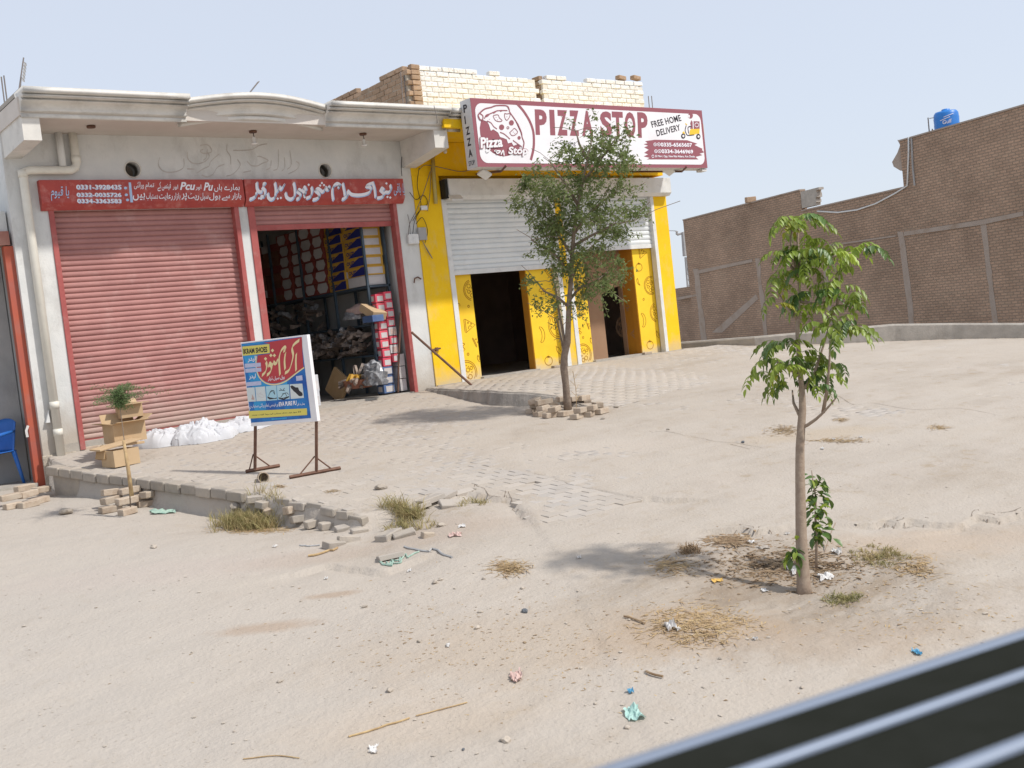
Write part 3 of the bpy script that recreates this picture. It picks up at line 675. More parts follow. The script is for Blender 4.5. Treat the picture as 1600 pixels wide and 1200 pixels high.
xc1=onY(297,165,12.85).x; xc2=onY(517,180,12.85).x; xc3=onY(716,180,12.85).x
run(XL+.02,xc1,lambda t:.02,lambda t:0,6)
run(xc1-.06,xc2+.02,lambda t:.16-.16*math.sin(math.pi*t),lambda t:-.03+.085*math.sin(math.pi*t),40)
run(xc2,xc3-.14,lambda t:.02,lambda t:0,8)
run(xc3-.13,xc3+.15,lambda t:.05,lambda t:-.012,2)
b=MB(); b.box((XL+.04,12.95,5.29),(xc1-.05,14.6,5.34)); b.build('roof_screed',M['conc'],shop)
# shutters
def slat_mesh(w_,h_,m,name='slat'):
    b=MB(); pr=[(0,0),(-.004,.004),(-.013,h_*.25),(-.016,h_*.5),(-.013,h_*.75),(-.003,h_*.93),(.004,h_*.95),(.004,h_),(.012,h_),(.012,0)]
    n=len(pr)
    for x in (0,w_): b.v+=[(x,y,z) for y,z in pr]
    b.f=[(j,(j+1)%n,(j+1)%n+n,j+n) for j in range(n)]+[tuple(range(n))[::-1],tuple(range(n,2*n))]
    return b.mesh(name,m)
def shutter(parent,x0,x1,z0,z1,h_,m,mb,Y,label=None,slope=0):
    bb=MB(); bb.box((x0,Y-.022,z0),(x1,Y+.016,z0+.075)); o=bb.build('roller_shutter',mb,parent)
    if label: tag(o,label)
    me=slat_mesh(x1-x0,h_*.985,m); z=z0+.075
    while z<z1: put('slat',me,(x0,Y+random.uniform(-.002,.002),z),o,(0,slope,0)); z+=h_
    return o
shutter(shop,S1a+.05,S1b,1.10,4.13,.069,M['redslat'],M['redp'],D+.10,'closed dusty red roller shutter')
shutter(shop,J2-.01,O2+.01,3.745,4.13,.069,M['redslat'],M['redp'],D+.10,'rolled up red shutter')
for x0,x1,z0 in ((S1a-.005,S1a+.06,1.06),(S1b-.01,J1,1.1),(P1,J2,1.0),(O2,J3,1.13)):
    b=MB(); b.box((x0,D-.02,z0),(x1,D+.12,4.09)); b.build('shutter_guide',M['redp'],shop,bevel=.004)
# brick sill below the closed shutter
for r_ in range(2):
    for i in range(12):
        x=4.02+i*.228+(r_%2)*.1
        if x<S1b+.05: put('brick',BR[(i+r_)%5],(x+.1,D+.0+random.uniform(-.01,.01)+.03,1.06-.07*r_-.005),shop,(0,0,random.uniform(-.02,.02)))
# interior of the shop
b=MB(); b.box((J3-.02+.02,D+.28,1.0),(J3+.2,18.9,4.9)); b.box((4.0,18.9,1.0),(J3+.2,19.1,4.9)); b.box((3.9,D+.3,1.0),(4.05,18.9,4.9)); b.build('inside_wall',M['roomwall'],shop)
b=MB(); b.box((3.72,D-.004,.7),(XY-.005,19,1.165)); b.build('floor',M['conc'],shop)
# ghost of old raised letters on the wall
G_=Zm(230,210,6.4); plw=Plane((0,D,0),(0,-1,0),.003)
b=MB()
strokes(b,plw,G_,[[(125,230),(110,300),(150,360),(220,380),(310,365),(365,325),(365,240)],[(400,180),(405,240),(450,285),(520,292),(590,262),(620,215),(600,180)],[(530,110),(600,105),(640,145),(635,180),(560,190),(530,165),(560,150)],[(500,385),(560,345),(620,315),(635,270),(720,195)],
 [(545,405),(600,425),(660,395),(700,330),(770,300)],[(800,95),(795,160),(830,220),(835,300)],[(790,418),(850,400),(905,350),(930,300),(900,250)],[(860,160),(960,160),(1050,150),(1120,110),(1200,95)],[(1000,270),(1040,310),(1100,315),(1150,290),(1210,265),(1140,225),(1100,220)],
 [(1240,260),(1230,330),(1190,355)],[(1310,150),(1310,290),(1300,345),(1260,360)],[(1370,230),(1375,330),(1345,365)],[(1425,160),(1440,300),(1400,350)],[(1490,270),(1520,300),(1490,355),(1410,395)],[(400,345),(470,348)],[(960,380),(1035,365)],[(600,150),(590,230),(560,260)]],.013,1,Vector((.5,0,.85)))
b.build('worn_lettering',M['ghost'],shop)
# lamp holders under the soffit
for (px,py,lb) in ((142,196,'socket without a bulb under the soffit at the left end of the cornice'),(395,204,'small hanging lamp holder under the curved middle of the cornice'),(567,208,'small hanging lamp holder under the soffit beside the yellow shop')):
    p=onZ(px,py,ZS); t=thing('lamp_holder',lb,'lamp holder',p,'lamp holders under the soffit')
    MB().lathe(p+Vector((0,0,-.03)),[(.05,0),(.055,.012),(.05,.028)],14).build('ceiling_rose',M['metaldk'],t)
    if px>200:
        MB().lathe(p+Vector((0,0,-.19)),[(.012,0),(.045,.004),(.05,.014),(.028,.02),(.026,.09),(.022,.1)],14).build('lamp_socket',M['glass'],t,True)
        MB().tube([p+Vector((0,0,-.03)),p+Vector((.01,0,-.1))],.006,6).build('flex',M['black'],t)
# drain pipe
t=thing('drain_pipe','cream plastic drain pipe that bends at the top of the white left column','pipe',(3.7,D-.07,.9))
Yp=D-.075
pj=[onY(*q,Yp) for q in ((113,207),(122,253),(116,264),(107,266),(50,268),(40,271),(37,281),(92,716))]
pj=[Vector((p.x,Yp,p.z)) for p in pj]
xv=pj[-2].x; pj[-1].x=xv+.005; xt=pj[0].x; pj[1].x=xt; pj[1].z=pj[3].z+.12; pj[4].z=pj[3].z
b=MB().tube([pj[0]+Vector((0,0,.05)),Vector((xt,Yp,pj[3].z+.09)),Vector((xt-.02,Yp,pj[3].z+.03)),Vector((xt-.08,Yp,pj[3].z)),Vector((xv+.08,Yp,pj[3].z)),Vector((xv+.02,Yp,pj[3].z-.025)),Vector((xv,Yp,pj[3].z-.08)),Vector((xv,Yp,.9))],.052,14); b.build('pipe',M['ivory'],t,True)
for z in (1.28,1.62,pj[3].z-.09): MB().tube([(xv,Yp,z),(xv,Yp,z+.09)],.058,14).build('socket',M['ivory'],t,True)
MB().tube([(xt,Yp,pj[3].z+.1),(xt,Yp,pj[3].z+.18)],.058,14).build('socket',M['ivory'],t,True)
b=MB(); xq=xt-.17; b.tube([(xq,Yp,ZS),(xq,Yp,pj[3].z+.05)],.045,12); b.build('short_pipe',M['white'],t,True)
b=MB(); q=onY(76,650,D-.02); b.prism([(q.x-.05,D-.06,q.z-.08),(q.x+.0,D-.06,q.z-.08),(q.x,D-.06,q.z+.07)],(0,.055,0)); b.build('bracket',M['wmetal'],t)
# ---- red sign boards over the shutters
def redboard(x0,x1,label):
    t=thing('sign_board',label,'sign',((x0+x1)/2,D-.1,4.1))
    b=MB(); Yb=D-.10
    b.prism([(x0,Yb,4.155),(x0,Yb,4.44),(x0,D,4.44),(x0,D,4.07),(x0,D-.03,4.07)],(x1-x0,0,0)); b.build('board',M['redsign'],t,bevel=.004)
    return t,Plane((0,Yb,0),(0,-1,0),.0015)
xm=fx(382.5,300,D-.1)
t,pl=redboard(fx(63,300,D-.1),xm-.01,'painted red sign board with three phone numbers above the closed shutter')
z2=Zm(60,275,9.41); z3=Zm(195,278,8.42)
def tz(b,pl,z,body,x0,y0,x1,y1,lay=2,bold=0,sk=0,space=1.):
    (a,),(c,),(d,)=z([(x0,y1)]),z([(x1,y1)]),z([(x0+sk,y0)])
    textpx(b,pl,body,a,c,d,lay,bold,space)
def tz2(b,pl,z,body,ll,lr,ul,lay=2,bold=0,space=1.):
    a,c,d=z([ll,lr,ul]); textpx(b,pl,body,a,c,d,lay,bold,space)
b=MB(); bs=MB()
for s_,(y0,y1,xa) in (('0331-3928435',(128,200,555)),('0332-0035726',(245,308,560)),('0334-3363583',(335,400,568))):
    tz(bs,pl,z2,s_,xa+10,y0+5,1225,y1+5,1,.03); tz(b,pl,z2,s_,xa,y0,1215,y1-3,2,.015)
b.build('lettering',M['lav'],t); bs.build('letter_shadow',M['lblue'],t)
b=MB(); fillpoly(b,pl,z2([(1325,95),(1360,95),(1392,388),(1352,388)]),1.2)
for c in ((1280,177),(1292,277),(1310,352)): fillpoly(b,pl,z2(circ(c[0],c[1],24,20,12)),1.2)
b.build('blue_bar',M['lblue'],t)
b=MB(); tz(b,pl,z2,shape('یا قیوم'),185,150,450,365,2,.01); b.build('lettering',M['lblue'],t)
b=MB(); zz=z3
tz(b,pl,zz,shape('ہمارے ہاں'),1175,80,1510,185,2,.012); tz(b,pl,zz,'Pu',1035,60,1145,170,2,.03,22); tz(b,pl,zz,shape('اور'),930,88,1005,165,2,.012); tz(b,pl,zz,'Pcu',725,55,910,160,2,.03,22)
tz(b,pl,zz,shape('اور'),628,88,700,160,2,.012); tz(b,pl,zz,shape('فینسی کے'),430,50,605,175,2,.012); tz(b,pl,zz,shape('تمام'),270,60,385,155,2,.012); tz(b,pl,zz,shape('ورائٹی'),120,50,250,150,2,.012)
x=[(1275,1530,'بازار سے'),(1110,1255,'ہول'),(995,1100,'سیل'),(830,975,'ریٹ'),(745,815,'پر'),(640,730,'بازار'),(450,630,'رعایت'),(280,435,'دستیاب'),(105,265,'ہیں')]
for a,c,s_ in x: tz(b,pl,zz,shape(s_),a,195,c,298,2,.012)
b.build('lettering',M['lav'],t)
t,pl=redboard(xm+.01,fx(632,300,D-.1),'painted red sign board with large white Urdu lettering above the open store')
z1=Zm(380,275,6.154); nb=Vector((.55,0,.84))
URD=[[(1408,85),(1416,125),(1395,155),(1365,155),(1350,170)],[(1350,135),(1330,115),(1315,135),(1340,160),(1345,185),(1320,205),(1285,212)],
 [(1245,75),(1260,130),(1268,205)],[(1250,65),(1205,80),(1178,100),(1215,108),(1225,130),(1195,165),(1120,183),(1040,176),(1000,140)],[(1000,140),(1000,180),(975,210),(945,226)],
 [(952,70),(965,130),(975,190)],[(905,110),(925,88),(900,72),(870,90),(855,120),(853,170),(862,232)],
 [(818,95),(822,122),(797,130),(790,108),(775,138),(755,152),(745,140)],[(745,140),(715,120),(690,140),(715,160),(728,190),(705,218),(665,230)],[(652,105),(658,150),(642,195),(603,214)],
 [(602,140),(585,105),(568,140),(592,165),(575,190)],[(560,150),(535,130),(518,150),(545,170),(540,205),(508,224)],[(480,65),(492,120),(490,190),(455,222),(415,205),(402,160)],
 [(392,75),(372,115),(355,125),(347,105),(330,140),(312,148)],[(300,65),(310,130),(300,200),(265,225),(238,205),(232,165)],
 [(178,112),(205,140),(200,190),(163,200)],[(125,62),(130,120),(150,152),(180,150)],[(125,150),(115,190),(85,215),(58,224)],[(185,80),(205,72),(200,92)]]
b=MB(); strokes(b,pl,z1,[[(x+9,y+7) for x,y in s_] for s_ in URD],.045,1,nb); b.build('letter_shadow',M['lblue'],t)
b=MB(); strokes(b,pl,z1,URD,.040,3,nb); dots(b,pl,z1,[(1375,72),(1385,202),(1412,208),(755,68),(738,92),(775,88),(628,85),(330,218),(360,212),(150,215),(170,220),(590,205)],2.0,4); b.build('lettering',M['lav'],t)
b=MB(); tz(b,pl,z1,shape('یا باقی'),1448,70,1552,190,2,.01); b.build('lettering',M['lblue'],t)

# ================================================================= YELLOW SHOP
yshop=thing('yellow_shop','yellow painted shop with two half raised white shutters under the long pizza sign','shop',(12.2,D,1.15))
XR=15.10; G0=(9.93,10.02); G1=(12.20,12.29); G2=(12.44,12.53); G3=(14.66,14.74)
b=MB(); b.cut(); b.box((XY+.002,D-.02,.9),(G0[0],D+.30,4.5)); b.cut(); b.box((G1[1],D-.02,.9),(G2[0],D+.3,4.5)); b.cut(); b.box((G3[1],D-.02,.9),(XR,D+.30,4.45)); b.build('column',M['yel'],yshop)
b=MB(); b.box((XY+.002,D-.005,4.5),(XR,D+.30,ZS)); b.box((G0[0],D+.2,4.1),(G3[1],D+.3,4.5)); b.build('beam_wall',M['orange'] if 0 else M['yel'],yshop)
b=MB(); b.box((XY+.002,12.95,ZS+.005),(XR+.1,19,5.25)); b.build('roof_slab',M['yel'],yshop)
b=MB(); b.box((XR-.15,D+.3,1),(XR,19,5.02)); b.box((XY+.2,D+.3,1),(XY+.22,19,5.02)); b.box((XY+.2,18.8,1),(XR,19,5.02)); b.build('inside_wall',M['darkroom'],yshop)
b=MB(); b.box((XY+.01,D-.06,.8),(XR+.02,19,1.205)); b.build('floor',M['conc'],yshop)
# shutter boxes
for x0,x1,pl_ in ((10.0,12.33,1),(12.34,15.1,1)):
    b=MB(); b.prism([(x0,D-.18,4.15),(x0,D-.18,4.425),(x0,D-.02,4.445),(x0,D-.02,4.10),(x0,D-.12,4.10)],(x1-x0,0,0)); b.build('shutter_box',M['wmetal'],yshop,bevel=.006)
b=MB(); b.box((9.94,D-.16,4.12),(9.99,D-.02,4.42)); b.build('box_end',M['black'],yshop)
b=MB(); b.prism([(9.97,D-.26,4.06),(10.2,D-.26,4.06),(10.2,D-.18,4.14),(9.97,D-.18,4.14)],(0,0,.03)); b.build('flap',M['wmetal'],yshop)
shutter(yshop,G0[1],G1[0],2.915,4.13,.083,M['wslat'],M['wmetal'],D+.05,'wide white shutter raised to head height')
shutter(yshop,G2[1],G3[0],3.16,4.13,.083,M['wslat'],M['wmetal'],D+.05,'white shutter raised higher than the one to its left')
for x0,x1 in (G0,G1,G2,G3):
    b=MB(); b.box((x0,D-.035,1.2),(x1,D+.085,4.12)); b.build('shutter_guide',M['wmetal'],yshop,bevel=.003)
# panelled partition behind the shutters
YP=D+.10
D1=(onY(736,440,D+.10).x,onY(838,575,D+.10).x); D2=(onY(918,470,D+.10).x,onY(1004,550,D+.10).x)
YQ=YP+.15
while onY(978,500,YQ).x<D2[1]: YQ+=.02
b=MB(); 
for x0,x1,z0,z1 in ((G0[1]-.02,D1[0],1.2,4.1),(D1[1],G1[0]+.02,1.2,4.1),(D1[0],D1[1],3.1,4.1),(G2[1]-.02,D2[0],1.2,4.1),(D2[1],G3[0]+.02,1.2,4.1),(D2[0],D2[1],3.35,4.1)):
    b.box((x0,YP,z0),(x1,YP+.14,z1))
b.build('partition',M['yelpan'],yshop)
b=MB(); b.cut(); b.box((D1[1]-.012,YP+.01,1.2),(D1[1]-.001,YP+.16,3.1)); b.cut(); b.box((D2[1]-.012,YP+.01,1.2),(D2[1]-.001,YP+.14,3.35)); b.build('reveal',M['orange'],yshop)
b=MB(); b.box((D2[1]+.001,YP+.14,1.2),(D2[1]+.05,YQ+.0,3.6)); b.build('passage_side',M['orange'],yshop)
b=MB(); xa,xb=onY(941,470,YQ).x,D2[1]-.02; za,zb=onY(941,460,YQ).z,onY(973,446,YQ).z
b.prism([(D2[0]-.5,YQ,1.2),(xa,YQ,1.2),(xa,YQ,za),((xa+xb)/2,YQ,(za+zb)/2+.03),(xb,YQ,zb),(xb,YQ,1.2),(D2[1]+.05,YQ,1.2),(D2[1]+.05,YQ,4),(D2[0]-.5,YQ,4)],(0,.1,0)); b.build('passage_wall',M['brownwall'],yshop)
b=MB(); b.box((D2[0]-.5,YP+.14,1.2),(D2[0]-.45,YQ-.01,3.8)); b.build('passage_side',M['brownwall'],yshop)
for (px,py) in ((772,579),(1014,552)):
    p=onZ(px,py,1.22); o=put('brick',BR[0],(p.x,D-.0,1.225),yshop,(0,0,.05),(.9,.8,.6))
b=MB(); b.cut(); b.box((D1[0]-.02,YP-.08,1.2),(D1[1]+.02,YP+.14,1.23)); b.cut(); b.box((D2[0]-.02,YP-.08,1.2),(D2[1]+.02,YP+.14,1.23)); b.build('threshold',M['conc'],yshop)
# line drawings on the panels
def clip_lines(b,lines,rect,y,wd,n=Vector((0,-1,0))):
    x0,x1,z0,z1=rect
    for ln in lines:
        cur=[]
        for (x,z) in ln+[None]*0:
            if x0<=x<=x1 and z0<=z<=z1: cur.append((x,y,z))
            else:
                if len(cur)>1: ribbon(b,cur,n,wd)
                cur=[]
        if len(cur)>1: ribbon(b,cur,n,wd)
def cir(x,z,r,rz=None,a0=0,a1=360,n=28,dot=0): return [(x+r*math.cos(rad(a0+(a1-a0)*i/n)),z+(rz or r)*math.sin(rad(a0+(a1-a0)*i/n))) for i in range(n+1)]
def d_pizza(x,z,r): return [cir(x,z,r),cir(x,z,r*.86),cir(x-.35*r,z+.42*r,.2*r,n=14),cir(x+.12*r,z+.22*r,.17*r,n=14),cir(x-.4*r,z-.12*r,.16*r,n=14),cir(x+.3*r,z-.35*r,.19*r,n=14),cir(x-.08*r,z-.5*r,.17*r,n=14),cir(x+.48*r,z+.35*r,.13*r,n=14)]+[cir(x+a*r,z+c*r,.03*r,n=6) for a,c in ((0,.6),(-.15,-.1),(.5,0),(-.6,.1),(.1,-.75),(.2,.5))]
def rotl(L_,x,z,a): c,s_=math.cos(a),math.sin(a); return [[(x+p*c-q*s_,z+p*s_+q*c) for p,q in l] for l in L_]
def d_slice(x,z,s_,a=0): return rotl([[(-.5*s_,.45*s_),(-.4*s_,.5*s_),(.5*s_,0),(-.4*s_,-.5*s_),(-.5*s_,-.45*s_),(-.5*s_,.45*s_)],[(-.38*s_,.42*s_),(-.38*s_,-.42*s_)],cir(0,-.18*s_,.15*s_,a0=20,a1=210,n=12),cir(-.15*s_,.2*s_,.05*s_,n=8),cir(.12*s_,.1*s_,.04*s_,n=8)],x,z,a)
def d_tomato(x,z,r): return [cir(x,z,r,r*.9),[(x-.3*r,z+.95*r),(x-.05*r,z+.7*r),(x,z+1.25*r),(x+.08*r,z+.7*r),(x+.35*r,z+.9*r)],[(x-.4*r,z+.6*r),(x-.05*r,z+.75*r),(x+.4*r,z+.6*r)]]
def d_banana(x,z,s_,a=0): return rotl([cir(-.35*s_,0,.45*s_,.55*s_,-65,65,16),cir(-.45*s_,0,.32*s_,.5*s_,-65,65,16),[(-.2*s_,.5*s_),(-.3*s_,.5*s_)],[(-.2*s_,-.5*s_),(-.3*s_,-.46*s_)]],x,z,a)
def d_chili(x,z,s_,a=0): return rotl([smooth_pts([(-.1*s_,.35*s_),(-.14*s_,.05*s_),(.05*s_,-.3*s_),(.4*s_,-.5*s_),(.15*s_,-.15*s_),(.1*s_,.3*s_),(-.1*s_,.35*s_)]),[(0,.33*s_),(-.02*s_,.5*s_)]],x,z,a)
def d_mush(x,z,s_,a=0): return rotl([cir(0,0,.45*s_,.35*s_,0,180,16),[(-.45*s_,0),(.45*s_,0)],[(-.12*s_,0),(-.15*s_,-.4*s_),(.15*s_,-.4*s_),(.12*s_,0)]],x,z,a)
def d_broc(x,z,s_): return [cir(x-.22*s_,z+.2*s_,.16*s_,a0=0,a1=220,n=12),cir(x,z+.32*s_,.18*s_,a0=0,a1=180,n=12),cir(x+.22*s_,z+.2*s_,.16*s_,a0=-40,a1=180,n=12),[(x-.15*s_,z+.1*s_),(x-.06*s_,z-.45*s_),(x+.12*s_,z-.45*s_),(x+.14*s_,z+.1*s_)],[(x-.03*s_,z+.1*s_),(x,z-.3*s_)]]
def at_(px,py): p=onY(px,py,YP); return p.x,p.z
zp4=lambda x,y: at_(690+x/6,410+y/6); zp5=lambda x,y: at_(820+x/6.667,440+y/6.667)
dr=MB(); YD=YP-.002
R1=(G0[1],D1[0]-.005,1.22,4.05); R2=(D1[1]+.005,G1[0],1.22,4.05); R3=(G2[1],D2[0]-.005,1.22,4.05); R4=(D2[1]+.005,G3[0],1.22,4.05)
def draw(rect,*L_):
    for l in L_: dr.cut(); clip_lines(dr,l,rect,YD,.0115)
draw(R1,d_pizza(*zp4(285,260),.17),d_banana(*zp4(90,275),.14,1.4),d_broc(*zp4(140,425),.19),d_slice(*zp4(265,590),.22),d_mush(*zp4(190,795),.17,.6),d_slice(*zp4(340,730),.17,.4),d_pizza(*zp4(238,1035),.2),[cir(*zp4(252,412),.018,n=10)],[cir(*zp4(160,572),.022,n=10)],[cir(*zp4(248,860),.02,n=10)],d_chili(*zp4(345,905),.14))
draw(R2,d_banana(*zp5(195,550),.27),d_pizza(*zp5(350,455),.23),d_tomato(*zp5(248,825),.085),d_chili(*zp5(360,730),.26,.5),[cir(*zp5(365,835),.018,n=10)],[cir(*zp5(130,275),.03,n=10)],d_pizza(*zp5(300,-150),.2),d_slice(*zp5(200,-330),.2),d_mush(*zp5(180,100),.15))
draw(R3,d_slice(*zp5(605,310),.23),d_slice(*zp5(680,450),.13,.3),d_mush(*zp5(565,520),.14,.9),[cir(*zp5(607,582),.018,n=10)],d_pizza(*zp5(610,760),.19),d_chili(*zp5(690,620),.14),d_pizza(*zp5(590,60),.18),d_tomato(*zp5(560,-150),.08))
draw(R4,d_pizza(*zp5(1310,40),.17),d_pizza(*zp5(1375,320),.18),d_banana(*zp5(1250,400),.26),d_tomato(*zp5(1305,660),.085),d_chili(*zp5(1385,560),.2,.3),[cir(*zp5(1238,185),.02,n=10)],d_tomato(*zp5(1190,-150),.08),d_slice(*zp5(1230,-300),.2),d_chili(*zp5(1175,0),.14))
dr.build('drawing',M['doodle'],yshop)
dr=MB()
for l in (d_slice(14.6,2.6,.2),d_mush(14.5,2.1,.15),d_pizza(14.75,1.75,.18),d_slice(14.4,1.6,.18)):
    dr.cut()
    for q in l: ribbon(dr,[(D2[1]-.0,(p-14.5)*.8+YP+.14+(YQ-YP)*.4,z) for p,z in q],Vector((-1,0,0)),.012)
dr.build('drawing',M['brownwall'],yshop)
# ================================================================= PIZZA SIGN
YS=12.62
cs=[onY(*q,YS) for q in ((735,153),(1098,172),(1104,262),(745,262))]
x0,x1=(cs[0].x+cs[3].x)/2,(cs[1].x+cs[2].x)/2; z1_=(cs[0].z+cs[1].z)/2; z0_=(cs[3].z+cs[2].z)/2
sg=thing('shop_sign','long white and maroon pizza sign box mounted over the yellow shop','sign',((x0+x1)/2,YS+.1,z0_))
b=MB(); b.box((x0,YS,z0_),(x1,YS+.26,z1_)); b.build('sign_box',M['signside'],sg,bevel=.008)
plS=Plane((0,YS,0),(0,-1,0),.002)
hS=z1_-z0_
def rr(x0,x1,z0,z1,r,n=6):
    o=[]
    for cx,cz,a in ((x1-r,z1-r,0),(x0+r,z1-r,90),(x0+r,z0+r,180),(x1-r,z0+r,270)):
        o+=[(cx+r*math.cos(rad(a+90*i/n)),cz+r*math.sin(rad(a+90*i/n))) for i in range(n+1)]
    return o
b=MB(); y=YS-.003; b.add([(x,y,z) for x,z in ((x0+.004,z0_+.004),(x1-.004,z0_+.004),(x1-.004,z1_-.004),(x0+.004,z1_-.004))],[(0,1,2,3)]); b.build('border',M['maroon'],sg)
b=MB(); o_=rr(x0+.07,x1-.06,z0_+.06,z1_-.075,.13); b.add([(x,YS-.006,z) for x,z in o_],[tuple(range(len(o_)))]); b.build('face',M['signw'],sg)
zL=Zm(725,150,10.436); zR=Zm(1010,170,12.63); zW=Zm(830,160,5.714)
b=MB()   # big arc and logo ground
strokes(b,plS,zL,[[(855,122),(960,240),(1060,400),(1120,560),(1135,720),(1125,880),(1085,1045)]],.045,4)
fillpoly(b,plS,zL([(275,395),(252,520),(262,640),(300,720),(380,860),(470,930),(560,975),(650,985),(720,975),(840,900),(900,850),(930,740),(925,560),(880,450),(700,330),(450,330)]),4)
strokes(b,plS,zL,[[(300,395),(250,385),(225,320),(250,280),(330,215),(430,190),(520,160),(690,165),(730,230),(740,270),(850,430),(925,590),(940,680),(970,760),(955,860)],[(255,290),(300,330),(295,395)]],.02,7)
b.build('logo_ground',M['maroon'],sg)
b=MB()
fillpoly(b,plS,zL([(305,395),(260,380),(232,320),(255,290),(335,222),(430,200),(520,170),(680,172),(720,235),(735,280),(840,440),(912,600),(935,690),(960,770),(945,850),(860,790),(800,815),(770,760),(710,775),(690,710),(640,690),(580,670),(550,600),(470,545),(430,570),(400,470),(370,420)]),5.5)
b.build('pizza_slice',M['signw'],sg)
b=MB()
for cx,cy,rx,ry in ((605,512,42,46),(765,440,40,44),(890,685,26,30)): fillpoly(b,plS,zL(circ(cx,cy,rx,ry,16)),7)
strokes(b,plS,zL,[[(325,375),(350,320),(400,300),(470,270),(530,245),(600,240),(700,240)],[(365,410),(430,440),(475,500),(530,540)],[(580,595),(650,625),(740,705)],[(790,725),(850,770),(935,830)]],.016,7)
fillpoly(b,plS,zL([(335,350),(360,300),(400,292),(410,310),(370,345)]),7.2); fillpoly(b,plS,zL([(450,280),(490,255),(520,260),(480,290)]),7.2); fillpoly(b,plS,zL([(560,240),(600,228),(620,245),(590,262)]),7.2)
strokes(b,plS,zL,[[(470,320),(545,310),(570,360),(615,405),(560,420),(500,395),(465,325)],[(655,285),(690,295),(740,290),(735,340),(690,400),(655,350),(655,285)],[(735,600),(780,560),(815,530),(865,590),(820,640),(770,645),(735,600)],circ(708,520,17,17,10)+[(725,520)]],.011,7.4)
for cx,cy in ((515,350),(540,390),(690,340),(795,590),(820,610),(405,380)): fillpoly(b,plS,zL(circ(cx,cy,6,6,6)),7.4)
b.build('pizza_topping',M['maroon'],sg)
def outlined(b1,b2,pl,z,body,ll,lr,ul,lay,bold,grow):
    tz2(b1,pl,z,body,(ll[0]-grow,ll[1]+grow),(lr[0]+grow,lr[1]+grow),(ul[0]-grow,ul[1]-grow),lay,bold+.06); tz2(b2,pl,z,body,ll,lr,ul,lay+1.5,bold)
b1,b2=MB(),MB()
outlined(b1,b2,plS,zL,'Pizza',(262,858),(620,835),(255,680),9,.035,10)
outlined(b1,b2,plS,zL,'Stop',(705,985),(1020,985),(720,830),9,.035,9)
b1.build('letter_shadow',M['maroon'],sg); b2.build('lettering',M['signw'],sg)
b=MB(); b.cut(); strokes(b,plS,zL,[[(350,870),(365,910),(400,890),(410,860)],[(500,880),(530,940),(580,900),(480,900)],[(590,960),(625,890),(640,975)]],.02,11); b.build('swash',M['signw'],sg)
b=MB()
for ch,a,c in (('P',30,135),('I',160,205),('Z',225,318),('Z',335,420),('A',445,545),('S',610,715),('T',718,815),('O',830,925),('P',945,1035)):
    tt=lambda x: (62+ (x-30)*.028)
    tz2(b,plS,zW,ch,(a+8,tt(a)+228),(c+8,tt(c)+228),(a-2,tt(a)),4,.045)
b.build('lettering',M['maroon'],sg)
b=MB(); tz2(b,plS,zR,'FREE HOME',(112,378),(690,240),(75,252),4,.02,1.05); tz2(b,plS,zR,'DELIVERY',(205,548),(672,425),(178,425),4,.02,1.05)
tz2(b,plS,zW,'Craving',(255,385),(395,395),(252,335),4,.0); tz2(b,plS,zW,'ARIES',(740,490),(855,492),(740,462),4,0)
b.build('lettering',M['ink'],sg)
b=MB(); fillpoly(b,plS,zR([(-30,640),(160,612),(800,622),(880,650),(1000,690),(940,715),(1100,790),(1090,815),(1135,860),(1040,885),(1100,915),(960,950),(1020,1000),(0,1000),(60,970),(-60,940),(30,900),(-50,870),(40,810),(-50,760),(30,730),(-60,700),(20,680)]),4); b.build('brush_mark',M['maroon'],sg)
b=MB(); tz2(b,plS,zR,'0335-6565607',(275,748),(895,755),(270,668),6,.03); tz2(b,plS,zR,'0334-3646969',(292,880),(915,888),(285,800),6,.03); tz2(b,plS,zR,'33 Morr, Opp. New Ritz Ahbaru, Kot Chutta',(160,970),(945,975),(158,915),6,.02)
for cx,cy,r in ((162,706,30),(235,706,32),(178,840,30),(250,840,32)): ribbon(b,[plS.at(*zR([q])[0],6) for q in circ(cx,cy,r,r,12)],plS.n,.009,True); fillpoly(b,plS,zR(circ(cx,cy,11,12,8)),6.2)
ribbon(b,[plS.at(*zR([q])[0],6) for q in circ(118,940,22,26,10)],plS.n,.009,True); b.build('lettering',M['lav'],sg)
# scooter drawing
b=MB(); fillpoly(b,plS,zR([(870,400),(1045,395),(1040,490),(960,500),(930,525),(840,520),(850,430)]),4.3); fillpoly(b,plS,zR([(755,280),(790,300),(800,320),(770,318)]),4.3); fillpoly(b,plS,zR([(700,470),(735,440),(760,500),(720,490)]),4.3); b.build('scooter_body',M['yelpr'],sg)
b=MB(); fillpoly(b,plS,zR([(925,245),(1040,250),(1045,400),(930,400)]),4.3); fillpoly(b,plS,zR([(880,225),(905,260),(910,395),(860,395),(870,330),(858,290)]),4.4); fillpoly(b,plS,zR(circ(865,135,46,60,16)),4.4); b.build('rider',M['maroon'],sg)
b=MB(); ribbon(b,[plS.at(*zR([q])[0],5) for q in circ(985,320,38,40,14)],plS.n,.012,True); fillpoly(b,plS,zR(circ(832,150,18,30,10)),5); fillpoly(b,plS,zR(circ(720,540,20,24,12)),6); fillpoly(b,plS,zR(circ(1020,550,20,24,12)),6); b.build('highlight',M['signw'],sg)
b=MB(); fillpoly(b,plS,zR(circ(720,540,42,52,16)),4.6); fillpoly(b,plS,zR(circ(1018,550,42,54,16)),4.6)
strokes(b,plS,zR,[[(780,330),(758,420),(775,480),(810,525),(930,515)],[(880,350),(815,370),(830,490)]],.017,4.7); b.build('scooter_wheels',M['ink'],sg)
